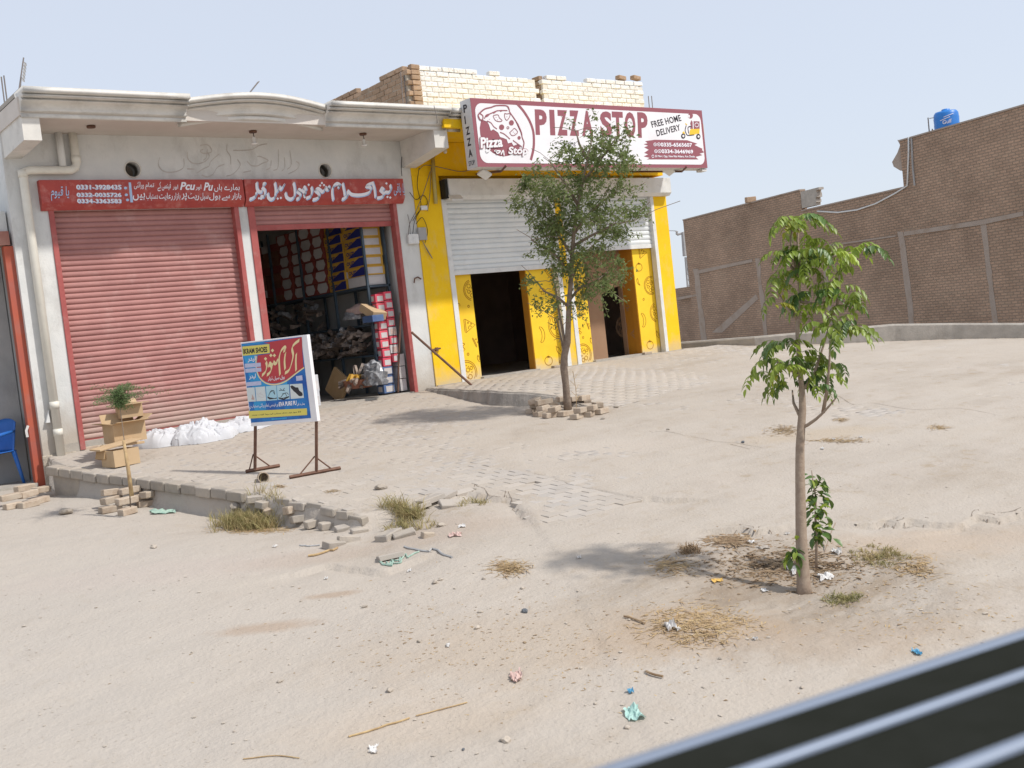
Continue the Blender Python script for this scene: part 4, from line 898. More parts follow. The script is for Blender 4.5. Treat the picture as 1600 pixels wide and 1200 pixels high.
# side face letters
b=MB()
xs_=x0-.003
def side(pxs,body,w_=.09):
    (xa,ya),(xb,yb)=pxs
    p=onX(xa,ya,xs_); q=onX(xb,yb,xs_); yc=YS+.13
    text(b,body,(xs_,yc+w_/2,q.z),(xs_,yc-w_/2,q.z),(xs_,yc+w_/2,p.z),None,.03)
hl=z1_-z0_
for i,ch in enumerate('PIZZA'):
    zt=z1_-.07-i*.165; text(b,ch,(xs_,YS+.18,zt-.115),(xs_,YS+(.085 if ch!='I' else .155),zt-.115),(xs_,YS+.18,zt),None,.03)
text(b,'STOP',(xs_,YS+.2,z0_+.05),(xs_,YS+.05,z0_+.05),(xs_,YS+.2,z0_+.12),None,.01)
b.build('lettering',M['ink'],sg)
b=MB(); 
p=onY(817 if 0 else 770,265,YS+.1)
for pxa,pxb in (((985,268),(1072,252)),((745,272),(790,252))):
    b.cut(); a=onY(*pxa,D-.02); c=onY(*pxb,YS-.02); b.tube([a,(c.x-.05,YS+.05,z0_-.05),(c.x,YS-.02,z0_+.02)],.018,6)
b.build('bracket',M['metaldk'],sg)
# flood lamps under the sign
for px,py,lb in ((757,272,'small flood lamp under the left end of the pizza sign'),(1045,267,'small flood lamp hanging under the right end of the pizza sign')):
    p=onY(px,py,12.85); t=thing('flood_lamp',lb,'lamp',p,'flood lamps under the sign'); Mx=Matrix.Translation(p)@Matrix.Rotation(.5,4,'Y')@Matrix.Rotation(-.5,4,'X')
    MB().box((-.09,-.07,-.02),(.09,.07,.02),Mx).build('lamp_body',M['wmetal'],t,bevel=.004); MB().tube([p,p+Vector((0,.1,.12))],.01,6).build('arm',M['metaldk'],t)
p=onY(1096,265,YS+.1); o=MB().box((p.x-.07,YS+.02,z0_-.05),(p.x+.05,YS+.16,z0_-.01)).build('lamp_bracket',M['paper'],sg)
# ================================================================= ROOF PARAPETS
BW=[bm_mesh(rough_box(.222,.10,.072,seed=80+i,j=.008),'brick',M['brickw']) for i in range(5)]
BN_=[bm_mesh(rough_box(.222,.10,.072,seed=90+i,j=.008),'brick',M['brick']) for i in range(5)]
def parapet(label,xa,xb,ztop,Yf,endleft,brk=0):
    t=thing('brick_parapet',label,'parapet',((xa+xb)/2,Yf+.1,5.24))
    rows=int((ztop-5.24)/.0815); 
    MB().box((xa+.03,Yf+.012,5.24),(xb-.05,Yf+.21,5.24+rows*.0815-.10)).build('core',M['mortarw'],t)
    for r_ in range(rows):
        z=5.28+r_*.0815; n=int((xb-xa)/.236); 
        top=rows-1-r_
        for i in range(n+1):
            x=xa+.115+i*.236-(.118 if r_%2 else 0)
            if x-.11<xa-.06 or x+.08>xb: continue
            if top==0 and random.random()<.12: continue
            
            if brk and x>xb-.55 and (xb-x)<.12*(2-top)+.1 and top<2: continue
            put('brick',BW[(i*3+r_)%5],(x,Yf+.05+random.uniform(-.004,.006),z),t,(random.uniform(-.01,.01),random.uniform(-.012,.012),random.uniform(-.012,.012)))
        if endleft:
            o=put('brick',BN_[r_%5],(xa+.05,Yf+.165,z),t,(0,0,math.pi/2+random.uniform(-.04,.04)),(.86,.9,1))
    return t
xa=onY(642,100,D-.06).x
parapet('whitewashed brick parapet on the roof, the left one of the two white pieces',xa,onY(838,112,D-.06).x,6.28,D-.06,True,1)
t=parapet('whitewashed brick parapet on the roof, the right one beside the brown gap',onY(845,115,D-.06).x,onY(1006,125,D-.06).x,6.27,D-.06,True)
for px in (970,993): p=onY(px,122,D+.0); put('brick',BN_[1],(p.x,D+.0,p.z),t,(0,.05,.2))
# brown party wall running back over the roof
xw=onY(630,110,D).x; Yn=D-.1; far=onX(500,160,xw)
t=thing('brick_party_wall','bare brown brick wall running back across the roof left of the white parapets','wall',(xw+.1,D+1,5.24))
zt0=onX(624,106,xw-.02).z; Ye=min(far.y,Yn+6)
MB().box((xw+.012,Yn+.05,5.1),(xw+.20,Ye,5.24+int((zt0-5.24)/.0815)*.0815-.03)).build('core',M['mortar'],t)
rows=int((zt0-5.24)/.0815)+1; cnt=0
for r_ in range(rows):
    z=5.28+r_*.0815
    for i in range(int((Ye-Yn)/.236)):
        if cnt>=270: break
        if r_==rows-1 and random.random()<.25: continue
        y=Yn+.115+i*.236+(.118 if r_%2 else 0); cnt+=1
        put('brick',BN_[(i+2*r_)%5],(xw+.05+random.uniform(-.004,.008),y,z),t,(random.uniform(-.015,.015),0,math.pi/2+random.uniform(-.03,.03)))
    put('brick',BN_[(r_*2+1)%5],(xw+.16,Yn+.04,z),t,(0,random.uniform(-.05,.05),.06),(.75,.9,1))
# steel rods sticking up
def rod(label,pts,r=.007,n=6,name='steel_rod',m=None,cat='steel rod',group=None):
    o=MB().tube(pts,r,n).build(name,m or M['rebar']); return tag(o,label,cat,group)
for px,lb in ((630,'left one of two thin steel rods in the roof gap beside the white parapet'),(635,'right one of two thin steel rods in the roof gap beside the white parapet')):
    rod(lb,[onY(px,163,D),onY(px-4,112,D)],.008)
for px,lb in ((1014,'thin steel rod standing right of the white parapet'),(1019,'short steel rod standing at the far right end of the roof')):
    rod(lb,[onY(px+1,172,D),onY(px-1,150,D)],.008)
rod('bent steel rod leaning over the curved middle of the cornice',[onY(382,153,D),onY(392,143,D),onY(405,127,D)],.007)
rod('second steel rod beside the bent one above the cornice',[onY(384,152,D),onY(403,128,D)],.006)
for px,py,tx,ty,lb in ((26,158,37,90,'tall steel rod with scraps tied to it at the left roof corner'),(30,154,33,120,'short steel rod beside the tall one at the left roof corner'),(9,168,2,120,'steel rod leaning at the far left edge of the roof'),(13,165,6,118,'thin rod next to the far left leaning one')):
    rod(lb,[onX(px,py+8,XL+.06) if 0 else onY(px,py+8,D+1.),onY(tx,ty,D+1.)],.009)
b=MB(); 
for i in range(6):
    p=onY(37-i*.6,96+i*5,D+1); b.add([p,p+Vector((.03,0,-.02)),p+Vector((.035,.01,-.06)),p+Vector((.0,0,-.05))],[(0,1,2,3)])
tag(b.build('rag',M['grey']),'grey scraps of cloth tied along the tall rod at the left roof corner','rag')
# ================================================================= CABLES AND FITTINGS BY THE YELLOW CORNER
t=thing('conduit_pipe','yellow painted vertical pipe beside the white shutter box','pipe',(9.75,D-.06,4.0))
pA,pB=onY(676,246,D-.06),onY(681,318,D-.06); MB().tube([pA,pB],.03,10).build('pipe',M['ypipe'],t,True)
t=thing('electric_meter','small white electric box and junction box with loose wires on the white pillar','electric box',onY(645,372,D-.05))
for (xa_,ya,xb_,yb,m) in ((636,366,650,382,'wmetal'),(652,356,662,376,'grey'),(655,322,664,329,'wmetal')):
    p=onY(xa_,yb,D); q=onY(xb_,ya,D); MB().box((min(p.x,q.x),D-.07,p.z),(max(p.x,q.x),D-.021,q.z)).build('box',M[m],t,bevel=.006)
WIRES=[[(678,165),(683,190),(681,235),(674,262),(672,300),(668,330)],[(655,262),(652,290),(658,322),(648,345),(645,366)],[(672,268),(662,300),(650,330),(640,350),(638,367)],[(640,300),(650,312),(662,305),(668,318),(655,330),(645,345)],[(660,376),(668,392),(676,404),(662,380)],[(650,350),(660,340),(668,360),(664,380)],[(655,265),(665,258),(690,262),(720,268),(745,263)],[(628,245),(627,262),(628,275)],[(637,335),(640,350),(641,366)]]
for i,wv in enumerate(WIRES):
    p=[onY(*q,D-.04-.012*(i%3)) for q in smooth_pts(wv,5)]
    if i==0: p=[onY(*q,12.7) if q[1]<192 else onY(*q,D-.05) for q in smooth_pts(wv,5)]
    tag(MB().tube(p,.0055,5).build('cable',M['black'] if i%2 else M['rebar']),['black cable over the right end of the cornice down to the yellow pipe','thin cable dropping into the white electric box','wire looping from the yellow pipe to the electric box','tangled wire across the white pillar and yellow column','short loop of wire below the grey junction box','wire looped round the grey junction box','wire running along the yellow wall to the pizza sign','short wire hanging from the end of the shoe shop soffit','thin wire above the white electric box'][i],'cable')
t=thing('hook','black curved hook on the white pillar below the electric box','hook',onY(655,440,D-.03)); MB().tube([onY(*q,D-.035) for q in ((647,442),(648,435),(653,433),(658,436))],.012,6).build('hook_bar',M['metaldk'],t)
# bulb under the orange ceiling
p=onZ(696,240,4.85); t=thing('light_bulb','bare bulb in its holder below the orange ceiling','light bulb',p); MB().lathe(p,[(.012,0),(.03,.02),(.03,.05),(.015,.08),(.018,.1)],12).build('bulb',M['glass'],t,True); MB().tube([p+Vector((0,0,.1)),p+Vector((0,0,.18))],.02,8).build('holder',M['paper'],t)
# brown pole leaning against the pillar, with a bolt
a=onY(643,519,D-.15); c=gB(737,602); tag(MB().tube([a,c],.019,8).build('leaning_pole',M['metaldk']),'thin brown pole leaning from the red door frame down to the paving','pole')
p=onY(681,546,D-.03); t=thing('bolt','rusty door bolt on the yellow column by the leaning pole','bolt',p); MB().tube([p+Vector((-.06,0,0)),p+Vector((.07,-.03,.01))],.014,8).build('rod',M['metaldk'],t); MB().box((p.x-.01,p.y-.03,p.z-.03),(p.x+.03,p.y+.02,p.z+.03)).build('plate',M['metaldk'],t)

# ================================================================= SHOE STORE STOCK
XF=8.62; SH=[1.28,1.80,2.28,2.87]
rk=thing('shelf_rack','dark blue steel rack along the right wall inside the shoe store','shelf rack',(XF+.2,16,1.17))
for z in SH[1:]: MB().box((XF,14.28,z-.03),(9.02,18.6,z)).build('shelf',M['shelf'],rk)
for y in (14.3,15.35,16.4,17.5,18.55):
    for x in (XF-.02,8.98): MB().box((x,y-.02,1.17),(x+.035,y+.02,4.1)).build('upright',M['shelf'],rk)
MB().box((XF,14.28,2.55),(9.0,14.31,2.58)).build('brace',M['shelf'],rk)
def boxmesh(w_,d,h,m,name): return MB().box((0,0,0),(w_,d,h)).mesh(name,m)
# yellow and navy boxes: faces look to -X
YB=boxmesh(.34,.56,.145,M['boxy'],'box_body'); YBn=MB().add([(-.002,.02,.01),(-.002,.02,.135),(-.002,.14,.135),(-.002,.50,.01)],[(0,1,2,3)]).mesh('navy_print',M['navy'])
YE=MB().add([(.03,-.002,.02),(.30,-.002,.02),(.30,-.002,.12),(.03,-.002,.12)],[(0,1,2,3)]).mesh('white_label',M['boxw'])
tb=MB(); text(tb,'OUZU',(-.003,.53,.045),(-.003,.24,.045),(-.003,.53,.105),None,.03); TXo=tb.mesh('lettering',M['navy'])
def ybox(x,y,z,label,flip=False):
    t=thing('shoe_box',label,'box',(x,y,z),'yellow and navy boxes on the top shelf')
    put('box_body',YB,(x,y,z),t); 
    o=put('navy_print',YBn,(x,y,z),t); put('white_label',YE,(x,y,z),t); put('lettering',TXo,(x,y,z),t)
    return t
ORD=['lowest','second from the bottom','third from the bottom','fourth from the bottom','fifth from the bottom','topmost visible','hidden top']
WB=boxmesh(.34,.56,.15,M['boxw'],'box_body')
t=thing('shoe_box','plain white box under the front stack of yellow and navy boxes','box',(XF,14.32,2.88)); put('box_body',WB,(XF,14.32,2.88),t); put('white_label',YE,(XF,14.32,2.88),t)
for k in range(6): ybox(XF+random.uniform(-.01,.01),14.32,3.035+k*.148,'yellow and navy box, %s in the front stack on the top shelf'%ORD[k])
for k in range(7): ybox(XF+random.uniform(-.02,.02),14.93,2.875+k*.148,'yellow and navy box, %s in the second stack on the top shelf'%ORD[k])
HX=boxmesh(.33,.40,.185,M['boxr'],'box_body'); HXf=MB().add([(-.002,.03,.09),(-.002,.10,.015),(-.002,.30,.015),(-.002,.37,.09),(-.002,.33,.175),(-.002,.07,.175)],[(0,1,2,3,4,5)]).mesh('pale_panel',M['boxw'])
for c in range(4):
    for k in range(6):
        y=15.54+c*.415; z=2.875+k*.19; x=XF+random.uniform(-.015,.02)
        t=thing('shoe_box','red box with pale panel, %s, stack %s behind the yellow boxes'%(ORD[k],['nearest','second','third','fourth'][c]),'box',(x,y,z),'red and pale boxes on the top shelf')
        t.rotation_euler.z=random.uniform(-.05,.05); put('box_body',HX,(x,y,z),t); put('pale_panel',HXf,(x,y,z),t)
SBm=[boxmesh(.30,.29,.125,M[m],'box') for m in ('boxbrown','boxbrown','boxr','boxw')]
for c in range(4):
    for k in range(8):
        y=17.24+c*.31; z=2.875+k*.13; m=SBm[(c*3+k*5)%3 if random.random()<.88 else 3]
        o=put('box',m,(XF+random.uniform(0,.04),y,z),None); tag(o,'dim small shoe box stacked at the dark far end of the top shelf','box','small boxes at the far end of the shelf')
# wrapped sandals in heaps on the lower shelves
def packet_mesh(seed,m):
    r=random.Random(seed); b=MB(); 
    pts=[(0,0,0),(.10,-.035,.0),(.24,-.02,0),(.25,.03,0),(.1,.045,0),(0,.03,0)]
    b.add([(x,y,z) for x,y,z in pts]+[(x*.92+.01,y*.7,.018+.035*math.sin(x*9+seed)**2) for x,y,z in pts],[(0,5,4,3,2,1),(6,7,8,9,10,11)]+[(i,(i+1)%6,(i+1)%6+6,i+6) for i in range(6)])
    return b.mesh('shoe_packet',m)
PKm=[packet_mesh(i,M['shoe'] if i<7 else M['polybag']) for i in range(9)]
def packets(n,y0,y1,z0,z1,label,group,x0=XF-.05):
    for i in range(n):
        y=random.uniform(y0,y1); z=random.uniform(z0,z1)
        o=put('shoe_packet',PKm[random.randrange(9)],(x0+random.uniform(-.04,.12),y,z),None,(random.uniform(-.5,.5),random.uniform(-.6,.4),random.uniform(2.2,4.0) if random.random()<.5 else random.uniform(-.6,.6)),(.8,1.0,1.4))
        tag(o,label,'shoes',group)
packets(150,14.6,16.35,1.81,2.18,'wrapped pair of sandals in the dense heap on the middle shelf','wrapped sandals on the middle shelf')
packets(60,16.4,18.4,1.81,2.24,'wrapped pair of sandals far back on the middle shelf','wrapped sandals far back on the middle shelf')
packets(45,15.9,18.4,2.29,2.75,'wrapped pair of sandals in the dim heap on the upper shelf','wrapped sandals on the upper shelf')
packets(45,16.2,18.2,1.2,1.6,'wrapped pair of sandals heaped on the floor below the rack','wrapped sandals on the floor below the rack',8.45)
# loose goods
def slab(name,label,cat,c,size,m,rot=(0,0,0),bev=.004,parent=None):
    Mx=Matrix.Translation(Vector(c))@Matrix.Rotation(rot[2],4,'Z')@Matrix.Rotation(rot[1],4,'Y')@Matrix.Rotation(rot[0],4,'X'); s_=[q/2 for q in size]
    o=MB().box((-s_[0],-s_[1],-s_[2]),(s_[0],s_[1],s_[2]),Mx).build(name,M[m],parent,bevel=bev); 
    return tag(o,label,cat) if label else o
slab('carton','tilted brown carton on the upper shelf behind the pink boxes','box',onX(583,487,8.6),(.26,.36,.12),'carton',(.45,.1,.1))
slab('shoe_box','small dark blue box on the upper shelf beside the brown carton','box',onX(583,498,8.55)+Vector((0,0,.0)),(.2,.3,.10),'boxblue')
slab('brown_board','brown board leaning across the lowest shelf of the rack','board',onX(528,602,8.3),(.05,.5,.42),'cartond',(0.5,.25,.1))
def lump(name,label,cat,c,r3,m,seed,amp=.35,fr=3,sub=3):
    import bmesh
    bm=bmesh.new(); bmesh.ops.create_icosphere(bm,subdivisions=sub,radius=1)
    for v in bm.verts:
        p=v.co.copy(); k=1+amp*(mn.noise(p*fr*.5+Vector((seed,0,0)))+.5*abs(mn.noise(p*fr*1.7+Vector((0,seed,0)))))
        v.co=Vector((p.x*k*r3[0],p.y*k*r3[1],max(p.z*k*r3[2],-.25*r3[2])))
    me=bm_mesh(bm,name,M[m]); o=put(name,me,c); return tag(o,label,cat)
lump('plastic_bag','pinkish plastic bag lying on the upper shelf','bag',onX(560,488,8.6),(.12,.26,.12),'pinkp',3)
lump('plastic_bag','grey plastic bag slumped on the upper shelf','bag',onX(552,497,8.55),(.12,.24,.10),'polybag',4)
lump('plastic_bag','heap of clear grey bags below the rack beside the blue and white boxes','bag',onX(586,596,8.35),(.14,.26,.2),'polybag',5,.5,5)
lump('plastic_bag','pale bag on the pile under the rack, above the yellow basket','bag',onX(583,578,8.4),(.10,.2,.12),'polybag',8,.5,5)
p=onX(561,606,8.25); t=thing('basket','open basket full of yellow sandals on the shop floor','basket',p)
MB().lathe(p,[(.2,0),(.24,.13),(.25,.13),(.21,.03)],16).build('basket_body',M['boxbrown'],t)
for i in range(22):
    a=random.uniform(0,6.3); r=random.uniform(0,.17); put('sandal',PKm[0] if i%3==0 else MB().box((-.07,-.02,0),(.07,.02,.03)).mesh('sandal',M['boxy']),p+Vector((r*math.cos(a),r*math.sin(a),.10+random.random()*.07)),t,(random.uniform(-1,1),random.uniform(-1,1),a))
# stacks at the front of the store
def facebox(name,label,cat,px,py,w_px,h_px,Y,m,face='boxw',group=None,depth=.2,fr=.62):
    p=onY(px,py,Y); q=onY(px+w_px,py,Y); h=h_px*(p-CP).dot(fw)/FPX
    w_=abs(q.x-p.x); t=thing(name,label,cat,(p.x,Y,p.z),group)
    MB().box((p.x,Y,p.z),(p.x+w_,Y+depth,p.z+h)).build('box_body',M[m],t,bevel=.004)
    MB().box((p.x+w_*.2,Y-.003,p.z+h*.14),(p.x+w_*.9,Y-.001,p.z+h*.14+h*fr)).build('print',M[face],t)
    MB().box((p.x-.003,Y+depth*.25,p.z+h*.2),(p.x-.001,Y+depth*.8,p.z+h*.8)).build('print',M[face],t)
    return t
NM=['bottom','second','third','fourth','fifth','sixth','seventh','eighth']
for k in range(8):
    facebox('shoe_box','pink and white shoe box, %s from the bottom in the left front stack'%NM[k] if k else 'pink and white shoe box at the bottom of the left front stack','box',600-1.75*k+random.uniform(-1,1),573-14.3*k,13,13.2,14.16,'boxpink','boxw','pink shoe boxes stacked at the store entrance')
for k in range(8):
    facebox('shoe_box','pink and white shoe box, %s from the bottom in the right front stack'%NM[k] if k else 'pink and white shoe box at the bottom of the right front stack','box',613-1.75*k+random.uniform(-1,1),566-13.9*k,12,12.8,14.14,'boxpink' if k not in(1,3) else 'boxw','boxw' if k not in (1,3) else 'pinkp','pink shoe boxes stacked at the store entrance')
for k in range(3): facebox('shoe_box','blue and white box, %s of three under the pink boxes'%['bottom','middle','top'][k],'box',601-1.6*k,615-14*k,17,13,14.14,'boxblue','boxw','blue and white boxes at the entrance',.2,.7)
for k in range(3): facebox('shoe_box','white box, %s of three by the right door frame'%['bottom','middle','top'][k],'box',627-1.8*k,611-19.5*k,10,18.5,14.12,'boxw','boxw','white boxes by the door frame')
tag(MB().tube([onY(622,613,14.06),onY(623,560,14.04),onY(626,488,14.02)],.016,8).build('wooden_stick',M['metaldk']),'brown stick standing before the pink boxes in the store entrance','stick')
for k,(px,py,w_,h) in enumerate(((485,636,17,24),(483,613,17,26))):
    facebox('carton','white box standing behind the blue sign board, %s one'%['lower','upper'][k],'box',px,py,w_,h,D-.30,'cloth','boxw','white boxes behind the sign board',.24,.5)
p=onY(612,452,14.2); slab('paper_notice','small framed notice on the inner wall above the pink boxes','notice',(9.04,14.55,2.93),(.012,.16,.3),'grey')
# ================================================================= NEIGHBOUR ON THE LEFT
nb_=thing('neighbour_shop','low grey building with a red door frame at the left edge','shop',(2.6,14.2,.6))
def qx(px,py,Y): return onY(px,py,Y).x
YN=D+.12
MB().box((-3,YN+.02,3.72),(XL-.02,YN+3,4.10)).build('lintel_wall',M['white'],nb_)
zt,zb=onY(10,362,YN).z,onY(10,384,YN).z
MB().box((-3,YN-.06,zb),(XL-.03,YN+.12,zt)).build('door_lintel',M['metaldk'] if 0 else mat('faded_red_paint',(.30,.13,.10),(.38,.2,.16),4,.8),nb_,bevel=.004)
xa_,xb_=qx(5,384,YN-.05),qx(27,384,YN-.05)
MB().box((xa_,YN-.05,.4),(xb_,YN+.06,zb-.01)).build('door_post',M['redorange'],nb_,bevel=.006)
MB().box((-3,YN+.6,.3),(XL-.02,YN+.7,3.72)).build('inside_wall',M['grey'],nb_)
MB().box((xb_+.01,YN+.05,.3),(XL-.02,YN+.5,3.7)).build('side_wall',M['grey'],nb_)
MB().box((-3,YN-.1,.2),(XL-.1,YN+.6,.74)).build('floor',M['conc'],nb_)
p=onY(41,670,YN-.052); b=MB(); ribbon(b,[onY(x,y,YN-.052) for x,y in ((44,665),(41,673),(43,683))],Vector((0,-1,0)),.03); b.build('paint_mark',M['paper'],nb_)
# blue plastic chair
cp=Vector((onZ(-6,772,.76).x,onZ(-6,772,.76).y,.76)); cp=gH(-10,764); cp.z=hz(cp.x,cp.y)
ch=thing('plastic_chair','blue plastic chair cut off by the left edge, by the red door post','chair',cp)
Rz=Matrix.Translation(cp)@Matrix.Rotation(rad(-62),4,'Z')
b=MB(); n=9; prof=[]
for i in range(n):
    for j in range(7):
        u=(i/(n-1)-.5)*.46; v=j/6*.42; b.v.append(tuple(Rz@Vector((u,-.2+v,.43+.25*u*u+.02*(v-.2)))))
for i in range(n-1):
    for j in range(6): a=i*7+j; b.f.append((a,a+7,a+8,a+1))
o=b.build('seat',M['bluep'],ch,True); o.modifiers.new('s','SOLIDIFY').thickness=.012
b=MB()
for i in range(9):
    for j in range(8):
        u=(i/8-.5); v=j/7; b.v.append(tuple(Rz@Vector((u*(.46-.04*v),.22+.10*v-.16*(1-4*u*u)*.0+.0-.22*u*u,.42+.42*v-.05*(4*u*u)*v))))
for i in range(8):
    for j in range(7): a=i*8+j; b.f.append((a,a+8,a+9,a+1))
o=b.build('backrest',M['bluep'],ch,True); o.modifiers.new('s','SOLIDIFY').thickness=.012
for sx in(-1,1):
    for sy in(-1,1): MB().tube([Rz@Vector((sx*.21,sy*.19,.43)),Rz@Vector((sx*.25,sy*.25,0))],[.03,.018],8).build('leg',M['bluep'],ch,True)
    b=MB().tube([Rz@Vector(q) for q in ((sx*.24,-.18,.43),(sx*.265,-.18,.64),(sx*.265,.0,.66),(sx*.23,.22,.68))],[.018,.024,.024,.018],8); b.build('armrest',M['bluep'],ch,True)
# ================================================================= FAR BRICK BUILDING
p0=onW(1600,332,30); plB=Plane(p0,-BN,.01)
bb_=thing('brick_building','long unplastered brown brick building with a taller right storey behind the low wall','building',(p0.x,p0.y,0))
out=[(1067,343),(1160,321),(1250,300),(1262,303),(1262,331),(1412,291),(1409,218),(1600,168)]
P=[plB.at(x,y,0) for x,y in out]; e=P[-1]+(P[-1]-P[-2])*.8
# straighten: each roof run is level
zA=(P[0].z+P[2].z)/2; zB_=(P[4].z+P[5].z)/2; zC=(P[6].z+P[7].z)/2
s_=lambda q:(q-p0).dot(BD)
def bp(s,z,o=0): v=p0+BD*s-BN*o; return Vector((v.x,v.y,z))
sA0,sA1=s_(P[0]),s_(P[2]); sB=s_(P[5]); sC=s_(e)
b=MB(); b.prism([bp(sA0,-2),bp(sA0,zB_),bp(sB,zB_),bp(sB,-2)],BN*9); b.prism([bp(sA0,zB_),bp(sA0,zA),bp(sA1,zA),bp(sA1,zB_)],BN*.24); b.prism([bp(sB,-2),bp(sB,zC),bp(sC,zC),bp(sC,-2)],BN*9)
tag(b.build('wall',M['farbrick'],bb_))
sL=s_(plB.at(1057,450)); zl=plB.at(1060,450).z
b=MB(); b.prism([bp(sA0+.01,-2,-.2),bp(sA0+.01,zl,-.2),bp(sL+14,zl,-.2),bp(sL+14,-2,-.2)],BN*3); b.build('low_wall',M['farbrick'],bb_)
zk=lambda x,y: Zm(1020,150,2.759)([(x,y)])[0]
def band(pts,th,name='concrete_band'):
    q=[plB.at(*zk(*p_),0) for p_ in pts]; b=MB(); v=[w_-BN*.0 for w_ in q]
    b.prism([w_+BN*.05 for w_ in q],-BN*(.05+th)); b.build(name,M['concg'],bb_)
M['concg']=mat('rough_concrete',(.35,.285,.235),(.39,.325,.275),2.5,.95,.01,12,stain=(.30,.22,.16),sscale=2.2,samt=.9)
band([(190,752),(430,703),(430,716),(190,768)],.025); band([(1085,585),(1415,535),(1600,497),(1600,516),(1415,556),(1085,603)],.03); band([(760,640),(1050,600),(1050,606),(760,648)],.02)
for x,y0,y1,w_ in ((175,745,1052,22),(443,700,1030,16),(735,745,985,16),(1058,585,985,24),(1415,550,982,22)):
    yy=[y0+(y1-y0)*i/8 for i in range(9)]; L_=[]; R_2=[]
    for i,y in enumerate(yy):
        dx=(y-y0)*.118; j=random.uniform(-3,3); L_.append((x+dx+j,y)); R_2.append((x+dx+w_+random.uniform(-4,4),y))
    band(L_+R_2[::-1],.012,'concrete_pillar')
band([(255,1020),(445,855),(455,875),(300,1020)],.012,'cement_smear'); band([(105,868),(195,852),(195,862),(105,880)],.02)
# coping lines and cornice ends
for a_,c_,z in ((sA0,sA1,zA),(sA1,sB,zB_),(sB,sC,zC)):
    s0_,s1_=min(a_,c_),max(a_,c_); b=MB(); b.prism([bp(s0_,z+.002,.03),bp(s0_,z+.05,.03),bp(s1_,z+.05,.03),bp(s1_,z+.002,.03)],BN*.27); b.build('coping',M['concg'],bb_)
q=plB.at(1252,300,0); b=MB(); 
c0=plB.at(*zk(640,418),0); c1=plB.at(*zk(705,470),0); sa,sb=s_(c0),s_(c1)
for i,(w1,h0,h1) in enumerate(((.0,.0,.10),(.05,.10,.20),(.02,.20,.27),(.12,.27,.42),(.09,.42,.52),(.24,.52,.60))):
    b.prism([bp(sb-w1,c1.z+h0,.02),bp(sb-w1,c1.z+h1,.02),bp(sa+.02,c1.z+h1,.02),bp(sa+.02,c1.z+h0,.02)],BN*.22)
b.build('cornice_end',M['conc'],bb_)
out2=[(1130,185),(1048,190),(1060,212),(1048,245),(1025,285),(1032,305),(1060,322),(1085,325),(1092,392),(1128,392)]
b=MB(); b.prism([plB.at(*zk(x,y),0)+BN*.06 for x,y in out2],BN*1.2); b.build('cornice_profile',M['concg'],bb_)
q=plB.at(*zk(422,458),0); put('brick',BN_[0],(q.x,q.y,q.z+.1),bb_,(0,0,-AZB),(2,1.5,3))
t=thing('white_conduit','white cable pipe sagging along the far brick building from the tall storey','cable',plB.at(1420,222,0))
MB().tube([plB.at(x,y,3) for x,y in ((1421,214),(1421,240),(1419,290),(1400,302),(1370,318),(1340,328),(1310,332),(1278,330))],.028,6).build('pipe',M['wmetal'],t,True)
MB().tube([plB.at(x,y,2) for x,y in ((1425,216),(1427,260),(1430,290))],.03,6).build('pipe',M['grey'],t)
# water tank on its roof
Wt=(plB.at(1478,204,0)-CP).dot(fw)+1.4; c=onW(1480,201,Wt)
t=thing('water_tank','blue plastic water tank on the roof of the far brick building','water tank',c)
k=(c-CP).dot(fw)/FPX; R_t=18.5*k
MB().lathe(c,[(R_t,-.4),(R_t*1.02,-.2),(R_t,.0),(R_t*1.02,.13),(R_t,.15),(R_t*1.02,.33),(R_t,.35),(R_t*.98,.46),(R_t*.85,.53),(R_t*.35,.56),(R_t*.33,.60),(R_t*.3,.61)],32).build('tank_body',M['tank'],t,True)
b=MB(); fd=Vector((-c.x,-c.y,0)).normalized(); sd_=Vector((0,0,1)).cross(fd)
for i,(a0,a1,z,wd) in enumerate(((-.5,.3,.28,.02),(-.2,.6,.34,.02))):
    ribbon(b,[c+(fd*math.cos(a)+sd_*math.sin(a))*(R_t*1.03)+Vector((0,0,z+.10*a)) for a in np.linspace(a0,a1,9)],fd,wd)
pt=c+fd*(R_t*1.06); text(b,'Gulf',pt-sd_*.12+Vector((0,0,.10)),pt+sd_*.15+Vector((0,0,.12)),pt-sd_*.12+Vector((0,0,.22)),None,.02)
b.build('tank_marking',M['lav'],t)
for px,lb in ((1452,'steel rod left of the blue water tank'),(1457,'second steel rod left of the blue water tank'),(1497,'tall steel rod right of the blue water tank')):
    a=onW(px,206 if px<1490 else 194,(c-CP).dot(fw)); a.z=zC; a.z-=.1; h=34 if px!=1457 else 16; 
    tag(MB().tube([a,a+Vector((0,0,h*k))],.018,6).build('steel_rod',M['rebar']),lb,'steel rod')
tag(MB().tube([onW(1452,185,(c-CP).dot(fw)),onW(1459,184,(c-CP).dot(fw))],.012,5).build('steel_rod',M['rebar']),'short crossbar joining the two rods left of the water tank','steel rod')
